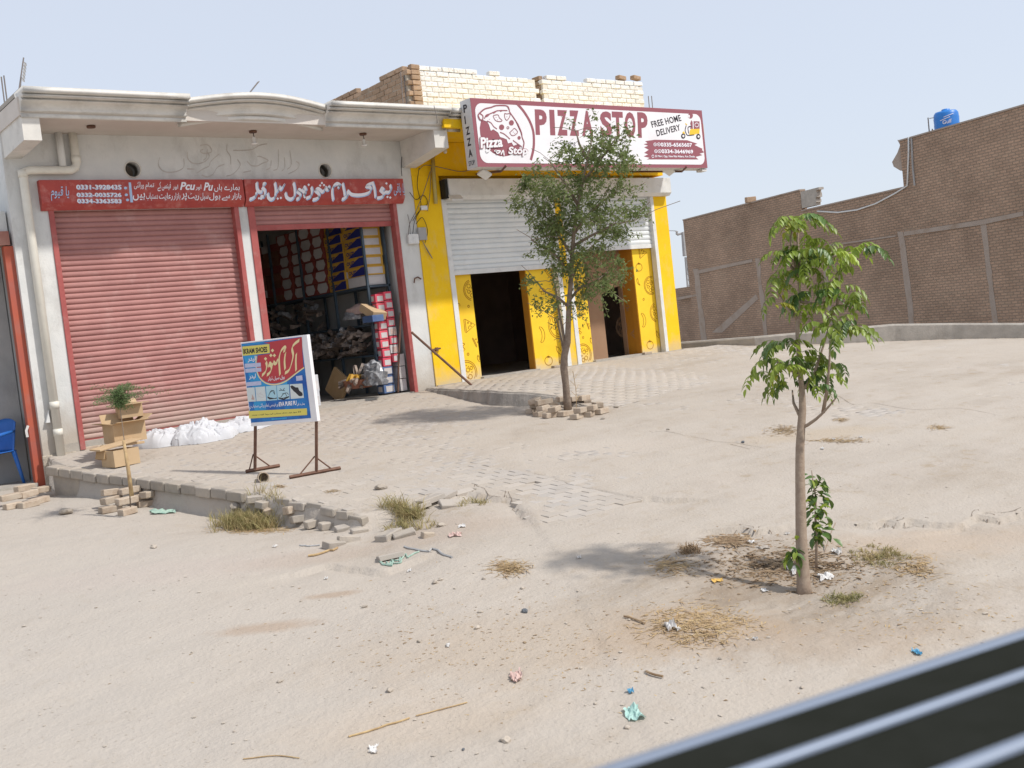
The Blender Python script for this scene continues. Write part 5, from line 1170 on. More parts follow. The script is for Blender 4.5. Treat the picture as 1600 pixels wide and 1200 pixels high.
# utility pole
W_=60; k=W_/FPX
t=thing('utility_pole','steel lattice power pole beyond the yellow shop and left of the brick building','utility pole',onW(1083,520,W_))
MB().tube([onW(1070,400,W_),onW(1067,363,W_)],[.12,.10],8).build('pole_top',M['grey'],t)
for dx in (-3,3): MB().tube([onW(1082+dx,505,W_),onW(1072+dx*.4,402,W_)],.055,6).build('pole_leg',M['grey'],t)
for y in (418,428,437,446): MB().tube([onW(1074+(y-418)*.11-2,y,W_),onW(1074+(y-418)*.11+3,y-1,W_)],.05,6).build('rung',M['grey'],t)
MB().tube([onW(1058,367,W_),onW(1073,362,W_)],.06,6).build('cross_arm',M['grey'],t)
MB().tube([onW(1069,381,W_),onW(1074,375,W_)],.04,6).build('brace',M['grey'],t)
MB().lathe(onW(1058,367,W_),[(.05,0),(.09,.08),(.04,.12),(.09,.18),(.03,.22)],8).build('insulator',M['grey'],t)
tag(MB().tube([onW(1058,361,W_),onW(1040,360,W_+2),onW(1010,357,W_+6)],.02,4).build('power_line',M['grey']),'thin power line running left from the pole behind the yellow shop','power line')

# ================================================================= TREES
def npleaf(name,C_,size,m,parent,droop=.3,asp=.45,kind=None,seed=1,fold=True):
    """many small leaves as one mesh: centres C_ (n,3)"""
    r=np.random.default_rng(seed); n=len(C_); C_=np.asarray(C_)
    az=r.uniform(0,2*np.pi,n); tl=r.normal(-droop,.5,n); L_=size*r.uniform(.65,1.3,n)
    d=np.stack([np.cos(az)*np.cos(tl),np.sin(az)*np.cos(tl),np.sin(tl)],1)*L_[:,None]
    up=r.normal(0,1,(n,3)); up[:,2]+=.8; s_=np.cross(d,up); s_/=np.linalg.norm(s_,axis=1)[:,None]+1e-9; s_*=(L_*asp/2)[:,None]
    mid=C_+d*.45+np.array([0,0,.006])
    v=np.stack([C_,mid+s_,C_+d,mid-s_],1).reshape(-1,3)
    f=np.arange(n*4).reshape(n,4); o_=np.array(org(parent))
    me=nparr_mesh(name,v-o_,f,m); o=bpy.data.objects.new(name,me); COL.objects.link(o); o.parent=parent; WO[o.name]=org(parent)
    if kind: o['kind']=kind
    return o
# ---- middle tree
B1=gA(888,640); B1.z=hz(B1.x,B1.y); W1=(B1-CP).dot(fw)
t1=thing('tree','slender tree with tiny leaves in front of the pizza sign, in a brick ring','tree',B1)
w1=lambda y: W1-1.0*((640-y)/460)**1.2 if y<640 else W1
def q1(x,y,dw=0): return onW(x,y,w1(y)+dw)
tr=[(888,646),(886,625),(884,600),(881,575),(882,555),(887,535),(888,505),(889,475),(892,440),(894,400),(897,360),(903,320),(910,285),(918,250),(925,215)]
MB().tube([q1(x,y,.02*math.sin(y*.1)) for x,y in tr],[.060,.050,.046,.050,.046,.042,.037,.034,.031,.028,.024,.020,.016,.012,.007],12).build('trunk',M['bark'],t1,True)
bm_=MB(); br=[[(884,545),(878,510),(872,480),(868,450),(862,425)],[(884,560),(877,530),(870,500)],[(891,440),(905,410),(925,385),(945,365)],[(894,400),(875,370),(858,345),(845,330)],[(897,365),(915,340),(940,315),(965,300)],[(903,320),(885,290),(868,265),(858,250)],[(910,285),(930,260),(950,235),(962,215)],[(889,470),(905,450),(930,440),(950,425)],[(889,480),(872,465),(850,455),(838,440)],[(918,250),(905,225),(900,205)],[(895,385),(920,370),(960,350),(990,345)],[(891,430),(870,400),(845,385),(830,375)]]
tips=[]
for i,bx in enumerate(br):
    dz=random.uniform(-.5,.5); p=[q1(x,y,dz*k/(len(bx)-1)) for k,(x,y) in enumerate(bx)]
    bm_=MB().tube(p,[.022-.016*k/(len(p)-1) for k in range(len(p))],6); bm_.build('branch',M['bark'],t1,True); tips+=p[1:]
CR=[(908,300,78,70,.62,2300),(935,225,55,45,.45,1150),(885,250,55,48,.5,950),(848,315,42,52,.45,800),(965,315,38,55,.45,700),(905,385,66,48,.55,1500),(862,440,42,48,.4,520),(940,422,34,28,.35,520),(915,450,45,26,.35,380),(960,250,36,34,.35,380),(850,360,28,40,.35,300),(900,345,60,40,.5,700)]
C_=[];TW=MB()
for cx,cy,rx,ry,dp,n in CR:
    m_=0; SC=[RNG.normal(0,.52,3) for _ in range(max(5,int(n/85)))]
    while m_<n*1.35:
        u=SC[int(RNG.integers(0,len(SC)))]+RNG.normal(0,.15,3)
        if np.dot(u,u)>1.3: continue
        p=q1(cx+u[0]*rx,cy+u[1]*ry,u[2]*dp)
        # a drooping spray of leaves
        d=Vector((random.gauss(0,1),random.gauss(0,1),random.gauss(-.2,.5))).normalized(); L_=random.uniform(.08,.2); k=random.randint(7,13)
        q=[]
        for j in range(k):
            t=j/k; w_=p+d*(L_*t)+Vector((0,0,-.10*t*t)); q.append(w_)
            C_.append(tuple(w_+Vector((random.gauss(0,.012),random.gauss(0,.012),random.gauss(0,.012)))))
        if random.random()<.33: TW.tube([q[0],q[k//2],q[-1]],.0022,3,False)
        m_+=k
# stragglers and long hanging sprays
for (x,y,x2,y2) in ((830,300,812,268),(835,390,820,400),(845,440,822,438),(985,300,1008,285),(975,360,1000,368),(955,200,985,190),(900,195,880,182),(930,185,925,170),(860,470,845,490),(955,455,975,470),(850,270,820,262),(990,255,1012,262),(875,490,865,510),(940,465,948,488),(905,480,912,500)):
    dz=random.uniform(-.3,.3); a,c=q1(x,y,dz),q1(x2,y2,dz); TW.tube([a,c],.003,3,False)
    for j in range(28): C_.append(tuple(a.lerp(c,random.random()*1.05)+Vector((random.gauss(0,.03),random.gauss(0,.03),random.gauss(-.015,.025)))))
for p in tips:
    for j in range(2):
        e=p+Vector((random.gauss(0,.22),random.gauss(0,.22),random.uniform(-.05,.3))); TW.tube([p,(p+e)/2+Vector((0,0,.02)),e],.004,4,False)
tag(TW.build('twigs',M['bark'],t1),kind='stuff')
npleaf('leaves',C_,.052,M['leaf1'],t1,.35,.42,'stuff',3)
MB().tube([B1+Vector((.10,-.05,0)),B1+Vector((.12,-.06,.25)),B1+Vector((.10,-.06,.5))],.004,5).build('dry_shoot',M['straw'],t1)
for i in range(5): MB().tube([B1+Vector((.11,-.055,.1+.07*i)),B1+Vector((.11+.07*(-1)**i,-.05,.17+.07*i))],.003,4).build('dry_shoot',M['straw'],t1)
# ---- right tree with long drooping compound leaves
B2=gH(1255,925); W2=(B2-CP).dot(fw)
t2=thing('tree','young tree with clusters of long drooping green leaves in the dug pit, right foreground','tree',B2)
def q2(x,y,dw=0): return onW(x,y,W2+.30*(925-y)/600+dw)
tk=[(1257,935),(1256,915),(1254,880),(1252,840),(1251,790),(1250,740),(1250,700),(1252,665),(1254,640),(1253,610),(1250,580),(1248,550),(1246,520),(1247,490),(1249,450),(1249,410),(1246,375),(1250,345)]
MB().tube([q2(*p) for p in tk],[.055,.046,.040,.037,.034,.031,.029,.027,.024,.020,.017,.015,.014,.013,.011,.010,.008,.005],12).build('trunk',M['bark2'],t2,True)
br=[[(1253,668),(1262,664),(1275,655),(1286,645),(1296,634),(1307,621)],[(1253,610),(1270,590),(1280,560),(1290,530),(1297,500)],[(1297,500),(1308,480),(1310,450),(1312,430)],[(1297,525),(1310,515),(1325,505)],[(1250,650),(1240,630),(1238,610)],[(1247,430),(1238,400),(1235,370),(1240,350)],[(1249,420),(1275,410),(1305,400),(1330,395)],[(1286,645),(1292,610),(1296,570),(1297,530)],[(1249,430),(1225,405),(1205,400)],[(1247,500),(1228,480),(1215,455)],[(1247,470),(1275,475),(1300,470)],[(1252,590),(1225,570),(1205,560)]]
for bx in br:
    dz=random.uniform(-.15,.15); MB().tube([q2(x,y,dz*k/(len(bx)-1)) for k,(x,y) in enumerate(bx)],[.013-.008*k/(len(bx)-1) for k in range(len(bx))],6).build('branch',M['bark2'],t2,True)
def compound(seed,m):
    """leaf spray along +X: arching stalk, hanging leaflets"""
    r=random.Random(seed); b=MB(); n=r.randint(5,7); L_=.30
    st=[]
    for i in range(9):
        t=i/8; st.append(Vector((L_*t*(1-.12*t),0,.07*math.sin(math.pi*t*.7)-.15*t*t)))
    b.tube(st,[.0028-.0014*i/8 for i in range(9)],4,False)
    def leaflet(p,d,l,w_):
        d=d.normalized(); s_=d.cross(Vector((0,0,1))); s_=(s_.normalized() if s_.length>.01 else Vector((0,1,0))); up=s_.cross(d)
        rows=[]
        for k,(t,ww) in enumerate(((0,.06),(.2,.7),(.45,1),(.7,.78),(.9,.3),(1,.0))):
            c=p+d*(l*t)+Vector((0,0,-.35*l*t*t)); fo=up*(.22*w_*ww)
            rows.append((c+s_*(w_*ww/2)+fo,c,c-s_*(w_*ww/2)+fo))
        k0=len(b.v)
        for a_ in rows: b.v+=[tuple(q) for q in a_]
        for k in range(5):
            a=k0+3*k; b.f+=[(a,a+3,a+4,a+1),(a+1,a+4,a+5,a+2)]
    for i in range(n):
        t=(i+.8)/n; p=st[min(8,int(t*8))]; 
        for sg_ in(-1,1):
            d=Vector((.45+r.uniform(-.15,.15),sg_*(.75+r.uniform(-.1,.15)),-.55+r.uniform(-.25,.2))); leaflet(p,d,.090*r.uniform(.8,1.15)*(1-.25*abs(t-.5)),.044*r.uniform(.8,1.2))
    leaflet(st[-1],Vector((1,0,-.9)),.085,.042)
    return b.mesh('leaf',m,True)
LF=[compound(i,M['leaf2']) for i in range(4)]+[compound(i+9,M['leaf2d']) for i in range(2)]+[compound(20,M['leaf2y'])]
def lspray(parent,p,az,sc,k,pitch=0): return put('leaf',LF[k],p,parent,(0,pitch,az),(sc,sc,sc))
# clusters: picture x, y, spread x, spread y, count, yellow share
CL=[(1238,345,24,7,11,.1),(1262,352,12,6,5,0),(1215,352,8,12,3,0),(1268,375,14,8,5,0),(1225,400,22,8,10,.05),(1255,395,20,10,10,0),(1285,400,20,9,9,0),(1325,388,20,6,7,0),(1345,392,6,8,3,0),(1262,420,14,10,6,0),(1215,440,14,10,8,.6),(1235,425,12,8,5,.1),(1210,470,8,8,3,.3),
 (1268,462,18,10,9,.1),(1250,482,14,8,6,0),(1315,450,18,8,8,.1),(1335,462,12,10,6,0),(1318,478,14,8,6,0),(1330,420,8,5,2,0),(1300,505,14,8,6,0),(1320,520,18,10,9,0),(1335,505,8,8,4,0),(1282,512,8,8,3,0),(1285,455,9,9,3,0),
 (1225,540,22,7,10,0),(1205,562,16,9,6,0),(1228,575,20,12,10,.05),(1250,560,12,8,5,0),(1235,600,14,9,7,0),(1275,565,12,8,5,0),(1290,590,14,9,7,0),(1305,575,10,8,4,0),(1270,605,12,9,5,0),(1185,588,4,6,2,0)]
rl=random.Random(4); nleaf=0
for cx,cy,sx,sy,n,yl in CL:
    dw=rl.uniform(-.22,.22)
    for i in range(max(2,int(n*.8))):
        x=cx+rl.gauss(0,sx*.40); y=cy+rl.gauss(0,sy*.40)-4; low=y>530
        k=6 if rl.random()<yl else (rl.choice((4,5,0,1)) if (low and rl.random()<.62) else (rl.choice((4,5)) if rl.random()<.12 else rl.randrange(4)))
        # leaves radiate outwards from the cluster centre
        side=1 if x>cx else -1; az=(-.66 if side>0 else math.pi-.66)+rl.gauss(0,.75)
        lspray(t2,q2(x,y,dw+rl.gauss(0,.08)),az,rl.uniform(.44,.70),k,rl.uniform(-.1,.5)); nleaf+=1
# shoot beside its trunk
B3=gH(1275,888); t3=thing('sapling','thin leafy shoot growing close against the trunk of the right foreground tree','sapling',B3); W3=(B3-CP).dot(fw)
q3=lambda x,y,dw=0: onW(x,y,W3+dw)
MB().tube([q3(*p) for p in ((1275,892),(1276,850),(1274,810),(1275,780),(1271,755),(1268,735))],[.011,.010,.008,.006,.005,.003],7).build('stem',M['bark2'],t3,True)
LS=MB()
def leafmesh(l,w_,m,name='leaf'):
    b=MB(); rows=[(0,.05),(.25,.75),(.5,1),(.75,.7),(1,0)]
    for t,ww in rows: b.v+=[(l*t,w_*ww/2,.15*w_*ww-.3*l*t*t),(l*t,0,-.3*l*t*t),(l*t,-w_*ww/2,.15*w_*ww-.3*l*t*t)]
    for k in range(4): a=3*k; b.f+=[(a,a+3,a+4,a+1),(a+1,a+4,a+5,a+2)]
    return b.mesh(name,m,True)
SL=[leafmesh(.075,.038,M['leaf2d']),leafmesh(.065,.03,M['leaf2']),leafmesh(.085,.045,M['leaf2d'])]
for i in range(105):
    y=rl.uniform(740,848); sp=10+ (y-735)*.14
    x=1274+rl.gauss(2,sp*.5); put('leaf',SL[rl.randrange(3)],q3(x,y,rl.gauss(0,.04)),t3,(rl.uniform(-.5,.5),rl.uniform(-.2,1.0),rl.uniform(0,6.28)),(1,1,1))
for i in range(18):
    put('leaf',SL[rl.randrange(3)],q2(1238+rl.gauss(0,7),865+rl.gauss(0,10),-.05),t2,(rl.uniform(-.5,.5),rl.uniform(.2,1.2),rl.uniform(0,6.28)),(1.1,1.1,1.1))
# ---- small feathery sapling by the retaining wall
B4=gH(204,792); B4=CP+(B4-CP)*.955; B4.z=hz(B4.x,B4.y); W4=(B4-CP).dot(fw); t4=thing('sapling','small feathery sapling tied to a cane before the closed red shutter','sapling',B4)
q4=lambda x,y,dw=0: onW(x,y,W4+dw)
MB().tube([q4(204,792),q4(201,745),q4(197,710),q4(192,670),q4(188,640),q4(186,622)],[.007,.006,.006,.005,.004,.003],6).build('stem',M['redp'] if 0 else M['bark'],t4,True)
MB().tube([q4(206,775,-.03),q4(200,730,-.03),q4(193,688,-.03)],[.022,.020,.016],8).build('cane',M['straw'],t4,True)
C_=[];TW=MB()
for i in range(95):
    a=rl.uniform(0,6.28); rr_=abs(rl.gauss(.06,.15)); p=q4(187,rl.gauss(618,8)); e=p+Vector((rr_*math.cos(a),rr_*math.sin(a),rl.uniform(-.05,.06)))
    TW.tube([q4(187,625),p.lerp(e,.5),e],.0018,3,False)
    for j in range(60): C_.append(tuple(p.lerp(e,rl.uniform(.15,1.15))+Vector((rl.gauss(0,.016),rl.gauss(0,.016),rl.gauss(-.008,.012)))))
tag(TW.build('twigs',M['bark'],t4),kind='stuff')
npleaf('leaves',C_,.021,M['leaf3'],t4,.2,.35,'stuff',9)
# ================================================================= LOOSE BRICKS
def bricks(lst,label,group,meshes=BR):
    for i,(x,y,rows,rz,sc,lb) in enumerate(lst):
        p=gH(x,y); z=hz(p.x,p.y)
        o=put('brick',meshes[i%len(meshes)],(p.x,p.y,z+.030+rows*.068),None,(random.uniform(-.06,.06),random.uniform(-.06,.06),rz),sc if isinstance(sc,tuple) else (sc,sc,sc)); tag(o,label+', '+lb,'brick',group)
N1=(1,1,1)
bricks([(173,800,0,.1,N1,'bottom left corner'),(200,803,0,.25,(.8,1,1),'bottom middle'),(232,790,0,-.1,N1,'bottom right'),(176,795,1,.35,N1,'middle layer on the left'),(200,796,1,.12,N1,'middle layer in front of the cane'),(236,786,1,.5,N1,'right end, leaning'),(175,793,2,.0,(.75,1,1),'top left one'),(205,790,2,.15,N1,'top one in front of the cane'),(222,780,0,.7,N1,'behind, against the wall')],'dusty brick in the heap under the small sapling','bricks round the small sapling')
bricks([(20,795,0,.2,(.8,1,1),'bottom left'),(45,792,0,.4,N1,'bottom right'),(62,786,0,.5,N1,'right end'),(18,790,1,.1,N1,'upper left'),(45,785,1,.45,N1,'upper middle'),(66,778,1,.6,N1,'upper right'),(40,775,1,.3,N1,'at the back')],'dusty brick in the heap by the red door post','bricks by the red door post')
L1=[(-56,10,0,.3),(-42,14,0,.1),(-26,16,0,-.1),(-52,2,1,.8),(-38,6,1,.2),(-20,8,1,.5),(-50,-4,2,.5),(-36,-2,2,-.3),(-22,-3,1,.9),(14,18,0,.4),(34,14,0,.5),(52,10,0,.3),(20,10,1,.3),(38,6,1,.6),(30,-4,0,.9),(10,-8,1,.2),(-10,-8,1,1.2),(-4,14,0,.2),(46,0,0,1.1),(24,-10,1,.3)]
NN=['front left corner','front left, second along','front left, beside the trunk','second layer, far left','second layer, left','second layer, left of the trunk','topmost left one','topmost, nearer the trunk','behind on the left','front right of the trunk','front right, second along','right end','second layer, right of the trunk','second layer, right','back right','behind the trunk','behind the trunk on the left','right at the foot of the trunk','far right at the back','back right, upper layer']
bricks([(888+a,636+c+r*7,r,rz,N1 if i%4 else (.75,1,1),NN[i]) for i,(a,c,r,rz) in enumerate(L1)],'dusty brick in the ring round the middle tree','bricks round the middle tree')
# rubble by the broken edge
RB=[(401,781,.2,1.,'brick','first one beside the wall end'),(414,789,1.1,1.,'brick','upright one beside the wall end'),(420,800,.4,.9,'broken_brick','lump at the foot of the wall end'),(455,798,.6,1.1,'broken_brick','lump under the pipe stub'),(470,812,.5,1,'brick','first of the row of half buried bricks'),(492,818,.45,1,'brick','second of the row of half buried bricks'),(515,822,.42,1,'brick','third of the row of half buried bricks'),(540,828,.40,1,'brick','fourth of the row of half buried bricks'),(562,832,.4,.8,'brick','last of the row of half buried bricks'),
 (522,853,.9,1,'brick','tilted one lowest in the rubble'),(545,845,.3,1,'brick','pale one above the tilted brick'),(608,840,1.0,1.3,'brick','large grey one below the right grass tuft'),(632,838,.2,1.,'brick','flat pale one next to the large grey one'),(668,838,.3,.8,'broken_brick','small one right of the grass tuft'),(650,796,.6,1.1,'paver_slab','slipped slab at the broken edge'),(672,783,.5,1.1,'paver_slab','tilted slab at the broken edge, left one'),(692,776,.8,1.1,'paver_slab','tilted slab at the broken edge, middle one'),(706,790,.3,1,'paver_slab','slipped slab lying below the edge'),(610,872,.2,.9,'paver_slab','flat pale slab by the green cord')]
SLB=[bm_mesh(rough_box(.22,.16,.045,.012,seed=120+i),'paver_slab',M['paver']) for i in range(3)]
for i,(x,y,rz,sc,nm,lb) in enumerate(RB):
    p=gH(x,y); me=BB[i%4] if nm=='brick' else HB[i%3] if nm=='broken_brick' else SLB[i%3]
    o=put(nm,me,(p.x,p.y,hz(p.x,p.y)+(.008 if nm!='paver_slab' else .012)),None,(random.uniform(-.25,.25),random.uniform(-.2,.2),rz+random.uniform(-.1,.1)-.6),(sc,sc,sc)); tag(o,'dusty rubble by the broken paving edge, '+lb,'brick' if nm!='paver_slab' else 'slab','rubble at the broken edge')
# pipe stub
p=gA(412,752); t=thing('pipe_stub','short clay pipe end sticking out beside the end of the block wall','pipe',p)
MB().lathe(p+Vector((0,0,.04)),[(.055,-.12),(.06,.05),(.048,.05),(.045,-.1)],16,(-.35,-.9,.05)).build('pipe',M['oldbrick'],t,True)
# ================================================================= SIGN STAND (faces the left, stands across the paving)
F1=gA(495,741); F2=gA(399,737)

F1.z=float(A(F1.x,F1.y)); F2.z=float(A(F2.x,F2.y))
IT=(F2-F1); IT.z=0; IW=IT.length; IT.normalize(); IN=IT.cross(Vector((0,0,1))); IN=IN if IN.dot(CP-F1)>0 else -IN
ss=thing('sign_stand','blue and red shoe advertising board on two brown steel legs on the paving','sign',(F1+F2)/2)
def ib(u,n_,z): v=F1+IT*u+IN*n_; return Vector((v.x,v.y,z))
def ibox(b,u0,u1,n0,n1,z0,z1): b.prism([ib(u0,n0,z0),ib(u1,n0,z0),ib(u1,n1,z0),ib(u0,n1,z0)],(0,0,z1-z0)); return b
def scrx(v): q=v-CP; return 800+FPX*q.dot(RR)/q.dot(fw)
def uz(x,y): q=onP(x,y,F1+IN*.028,IN); return (q-F1).dot(IT),q.z
cq=[uz(*q) for q in ((379,538),(473,525),(483,652),(391,662))]
ua=(cq[0][0]+cq[3][0])/2; ub=(cq[1][0]+cq[2][0])/2; zt_=(cq[0][1]+cq[1][1])/2; zb_=(cq[2][1]+cq[3][1])/2
XD=Vector((1,0,0)); XD=(XD*.93+Vector((0,-.12,0))).normalized()
for F_,tg,ul in ((F1,(453,532),ub-.045),(F2,(384,437),ua-.03)):
    u_=(F_-F1).dot(IT)
    MB().tube([ib(ul,0,zb_-.02),F_+Vector((0,0,.03))],.019,4).build('leg',M['metaldk'],ss)
    m_=F_+Vector((0,0,.03)); sl0=(tg[0]-scrx(m_))/(scrx(m_+XD*.1)-scrx(m_))*.1; sl1=(tg[1]-scrx(m_))/(scrx(m_+XD*.1)-scrx(m_))*.1
    e0b=m_+XD*sl0; e1b=m_+XD*sl1; e0b.z=float(A(e0b.x,e0b.y))+.02; e1b.z=float(A(e1b.x,e1b.y))+.02
    MB().tube([e0b,e1b],.020,4).build('foot',M['metaldk'],ss)
    for e in (.6*sl0,.6*sl1): q=m_+XD*e; MB().tube([F_+Vector((0,0,.19)),Vector((q.x,q.y,float(A(q.x,q.y))+.035))],.008,6).build('brace',M['metaldk'],ss)
ibox(MB(),ub-.075,ua+.01,-.027,.027,zb_-.04,zt_+.015).build('board',M['signw'],ss,bevel=.003)
plI=Plane(F1+IN*.028,IN,.0008); zI=Zm(376,520,8.27)
def rect(b,z0,z1,y0,y1,lay): b.add([ib(u,.028+.0008*lay,z) for u,z in ((y0,z0),(y1,z0),(y1,z1),(y0,z1))],[(0,1,2,3)])
b=MB(); rect(b,zb_,zt_,ub,ua,1); b.build('blue_field',M['bluepr'],ss)
b=MB(); fillpoly(b,plI,zI([(20,150),(300,118),(300,125),(160,148),(25,172)]),2); fillpoly(b,plI,zI([(40,300),(215,285),(240,600),(330,650),(600,625),(620,850),(330,870),(330,1000),(180,1000),(150,700)]),1.6); fillpoly(b,plI,zI([(400,1105),(600,1090),(600,1110),(400,1128)]),2); b.build('light_field',M['cyanpr'],ss)
RED=[(300,128),(540,92),(792,55),(800,250),(815,445),(720,510),(600,600),(520,640),(450,655),(390,655),(320,630),(260,580),(220,500),(208,400),(222,292),(383,270),(378,145)]
b=MB(); strokes(b,plI,zI,[[(205,300),(200,400),(215,510),(255,590),(320,645),(390,668),(455,668),(530,650),(610,608),(725,518),(822,448)]],.014,3); b.build('cream_line',M['cream'],ss)
b=MB(); fillpoly(b,plI,zI(RED),3.3); b.build('red_field',M['redpr'],ss)
b=MB(); fillpoly(b,plI,zI([(22,178),(372,145),(380,262),(30,298)]),4); fillpoly(b,plI,zI([(105,1010),(858,975),(862,1062),(112,1108)]),4); b.build('yellow_strip',M['ylpr'],ss)
b=MB(); tz2(b,plI,zI,'IKRAM SHOES',(40,278),(350,248),(34,208),5,.04); tz2(b,plI,zI,shape('33 موڑ نزد عطاء سٹاپ لیہ روڈ کوٹ چھٹہ'),(150,1078),(780,1035),(148,1052),5,.02); b.build('lettering',M['ink'],ss)
nbI=(-IT*.5+Vector((0,0,.86)))
b=MB(); strokes(b,plI,zI,[[(722,268),(716,370),(720,488)],[(762,95),(735,115),(705,138),(675,175),(668,215),(682,285),(672,350),(650,430),(622,490),(575,520)],[(582,258),(570,360),(578,472)],[(555,240),(582,215),(575,185),(550,200),(520,245),(500,330),(503,430),(512,545)],
 [(474,345),(478,375),(450,400),(430,378),(420,408),(398,412),(384,392),(370,402),(362,430)],[(362,430),(385,415),(402,440),(398,480),(375,520),(342,545)],[(330,375),(342,430),(322,505),(278,550)]],.030,5,nbI); dots(b,plI,zI,[(415,228),(395,292),(440,292),(325,335)],2.6,6); b.build('lettering',M['cream'],ss)
b=MB(); tz2(b,plI,zI,shape('ہول سیل ڈیلر'),(355,628),(572,605),(355,565),5,.02); tz2(b,plI,zI,shape('لیدر'),(95,385),(195,375),(95,305),5,.03); tz2(b,plI,zI,shape('لیدر'),(112,608),(198,600),(112,535),5,.03)
tz2(b,plI,zI,shape('ہمارے ہاں'),(730,945),(832,938),(728,905),5,.02); tz2(b,plI,zI,'EVA PURE PU',(500,952),(725,932),(500,895),5,.04); tz2(b,plI,zI,shape('اور فینسی تمام ورائٹی دستیاب ہے'),(110,990),(495,965),(108,925),5,.01); b.build('lettering',M['lav'],ss)
b=MB()
for a_,b_,c_,d_ in ((55,400,262,385),(60,465,268,448),(78,640,268,622)): fillpoly(b,plI,zI([(a_,b_),(c_,d_),(c_+3,d_+52),(a_+4,b_+52)]),5)
fillpoly(b,plI,zI([(718,560),(798,548),(805,612),(722,622)]),5); b.build('lilac_strip',M['lilac'],ss)
pics=[([(78,710),(182,703),(200,886),(97,892)],'pic'),([(192,702),(318,692),(335,878),(208,884)],'pic'),([(328,692),(462,680),(475,868),(343,878)],'picb'),([(468,680),(628,665),(638,855),(483,866)],'picb'),([(638,665),(800,655),(822,840),(650,855)],'pic')]
for q,m in pics: b=MB(); fillpoly(b,plI,zI(q),5); b.build('picture',M[m],ss)
b=MB(); fillpoly(b,plI,zI([(645,690),(668,678),(715,705),(745,705),(760,745),(800,775),(806,805),(785,820),(755,815),(715,775),(690,755),(655,715)]),6)
fillpoly(b,plI,zI([(352,820),(385,835),(440,845),(468,835),(470,850),(380,862),(350,842)]),6); strokes(b,plI,zI,[[(365,815),(385,770),(430,745),(445,800)],[(380,770),(410,745),(440,790)],[(500,745),(540,742),(575,748)],[(515,720),(545,745),(570,712)],[(495,835),(540,845),(625,822)],[(520,835),(570,780),(600,820)],[(540,790),(600,775),(622,800)]],.006,6)
fillpoly(b,plI,zI([(492,835),(560,850),(628,815),(630,832),(560,868),(495,850)]),6); b.build('shoe_picture',M['ink'],ss)
b=MB(); fillpoly(b,plI,zI([(148,790),(165,815),(180,850),(175,868),(140,858),(150,830)]),6); b.build('shoe_picture',M['pinkp'],ss)
b=MB(); strokes(b,plI,zI,[[(215,775),(240,820),(300,835),(290,800),(250,790)],[(225,800),(270,770)]],.006,6); b.build('shoe_picture',M['signside'],ss)
# ================================================================= CARTONS AND SACKS
def carton(name,label,px,py,w_,d,h,rz,group=None,dz=0,flaps=True,m='carton',tilt=0,base=None):
    p=base or gA(px,py); t=thing(name,label,'carton',(p.x,p.y,p.z+dz),group); Mx=Matrix.Translation((p.x,p.y,p.z+dz))@Matrix.Rotation(rz,4,'Z')@Matrix.Rotation(tilt,4,'Y'); e=.006
    b=MB(); b.box((-w_/2,-d/2,0),(w_/2,d/2,e),Mx); b.box((-w_/2,-d/2,e),(w_/2,-d/2+e,h),Mx); b.box((-w_/2,d/2-e,e),(w_/2,d/2,h),Mx); b.box((-w_/2,-d/2+e,e),(-w_/2+e,d/2-e,h),Mx); b.box((w_/2-e,-d/2+e,e),(w_/2,d/2-e,h),Mx); b.build('box_body',M[m],t)
    if flaps:
        for (s_,ang) in ((-1,random.uniform(.6,2.0)),(1,random.uniform(.3,1.4))):
            F=Mx@Matrix.Translation((0,s_*d/2,h))@Matrix.Rotation(s_*(-ang),4,'X'); MB().box((-w_/2,-.003,0),(w_/2,.003,d*.42),F).build('flap',M[m],t)
        for s_,ang in ((-1,random.uniform(.8,2.1)),(1,random.uniform(.9,2.2))):
            F=Mx@Matrix.Translation((s_*w_/2,0,h))@Matrix.Rotation(s_*ang,4,'Y'); MB().box((-.003,-d/2,0),(.003,d/2,w_*.32),F).build('flap',M[m],t)
    return t
cb=gA(190,726)
carton('carton','brown cardboard box at the bottom of the pile beside the white sacks',190,727,.33,.26,.19,.25,None,0,False)
carton('carton','open cardboard box in the middle of the pile beside the white sacks',0,0,.40,.30,.23,.1,None,.20,True,base=cb+Vector((.22,.42,.03)))
carton('carton','small open cardboard box on top of the pile before the red shutter',0,0,.27,.2,.17,-.05,None,.46,True,base=cb+Vector((.35,.55,.05)))
slab('cardboard','flattened cardboard sheet lying across the bottom box of the pile','cardboard',cb+Vector((-.0,.10,.235)),(.56,.22,.02),'carton',(.05,-.10,.25))
slab('cardboard','brown cardboard flap under the open box left of the white sacks','cardboard',cb+Vector((.12,.25,.215)),(.42,.3,.03),'carton',(.0,.05,.5))
slab('cardboard','dark inside of a torn box sticking out left at the bottom of the pile','cardboard',cb+Vector((-.16,.05,.13)),(.12,.2,.1),'cartond',(0,.3,.2))
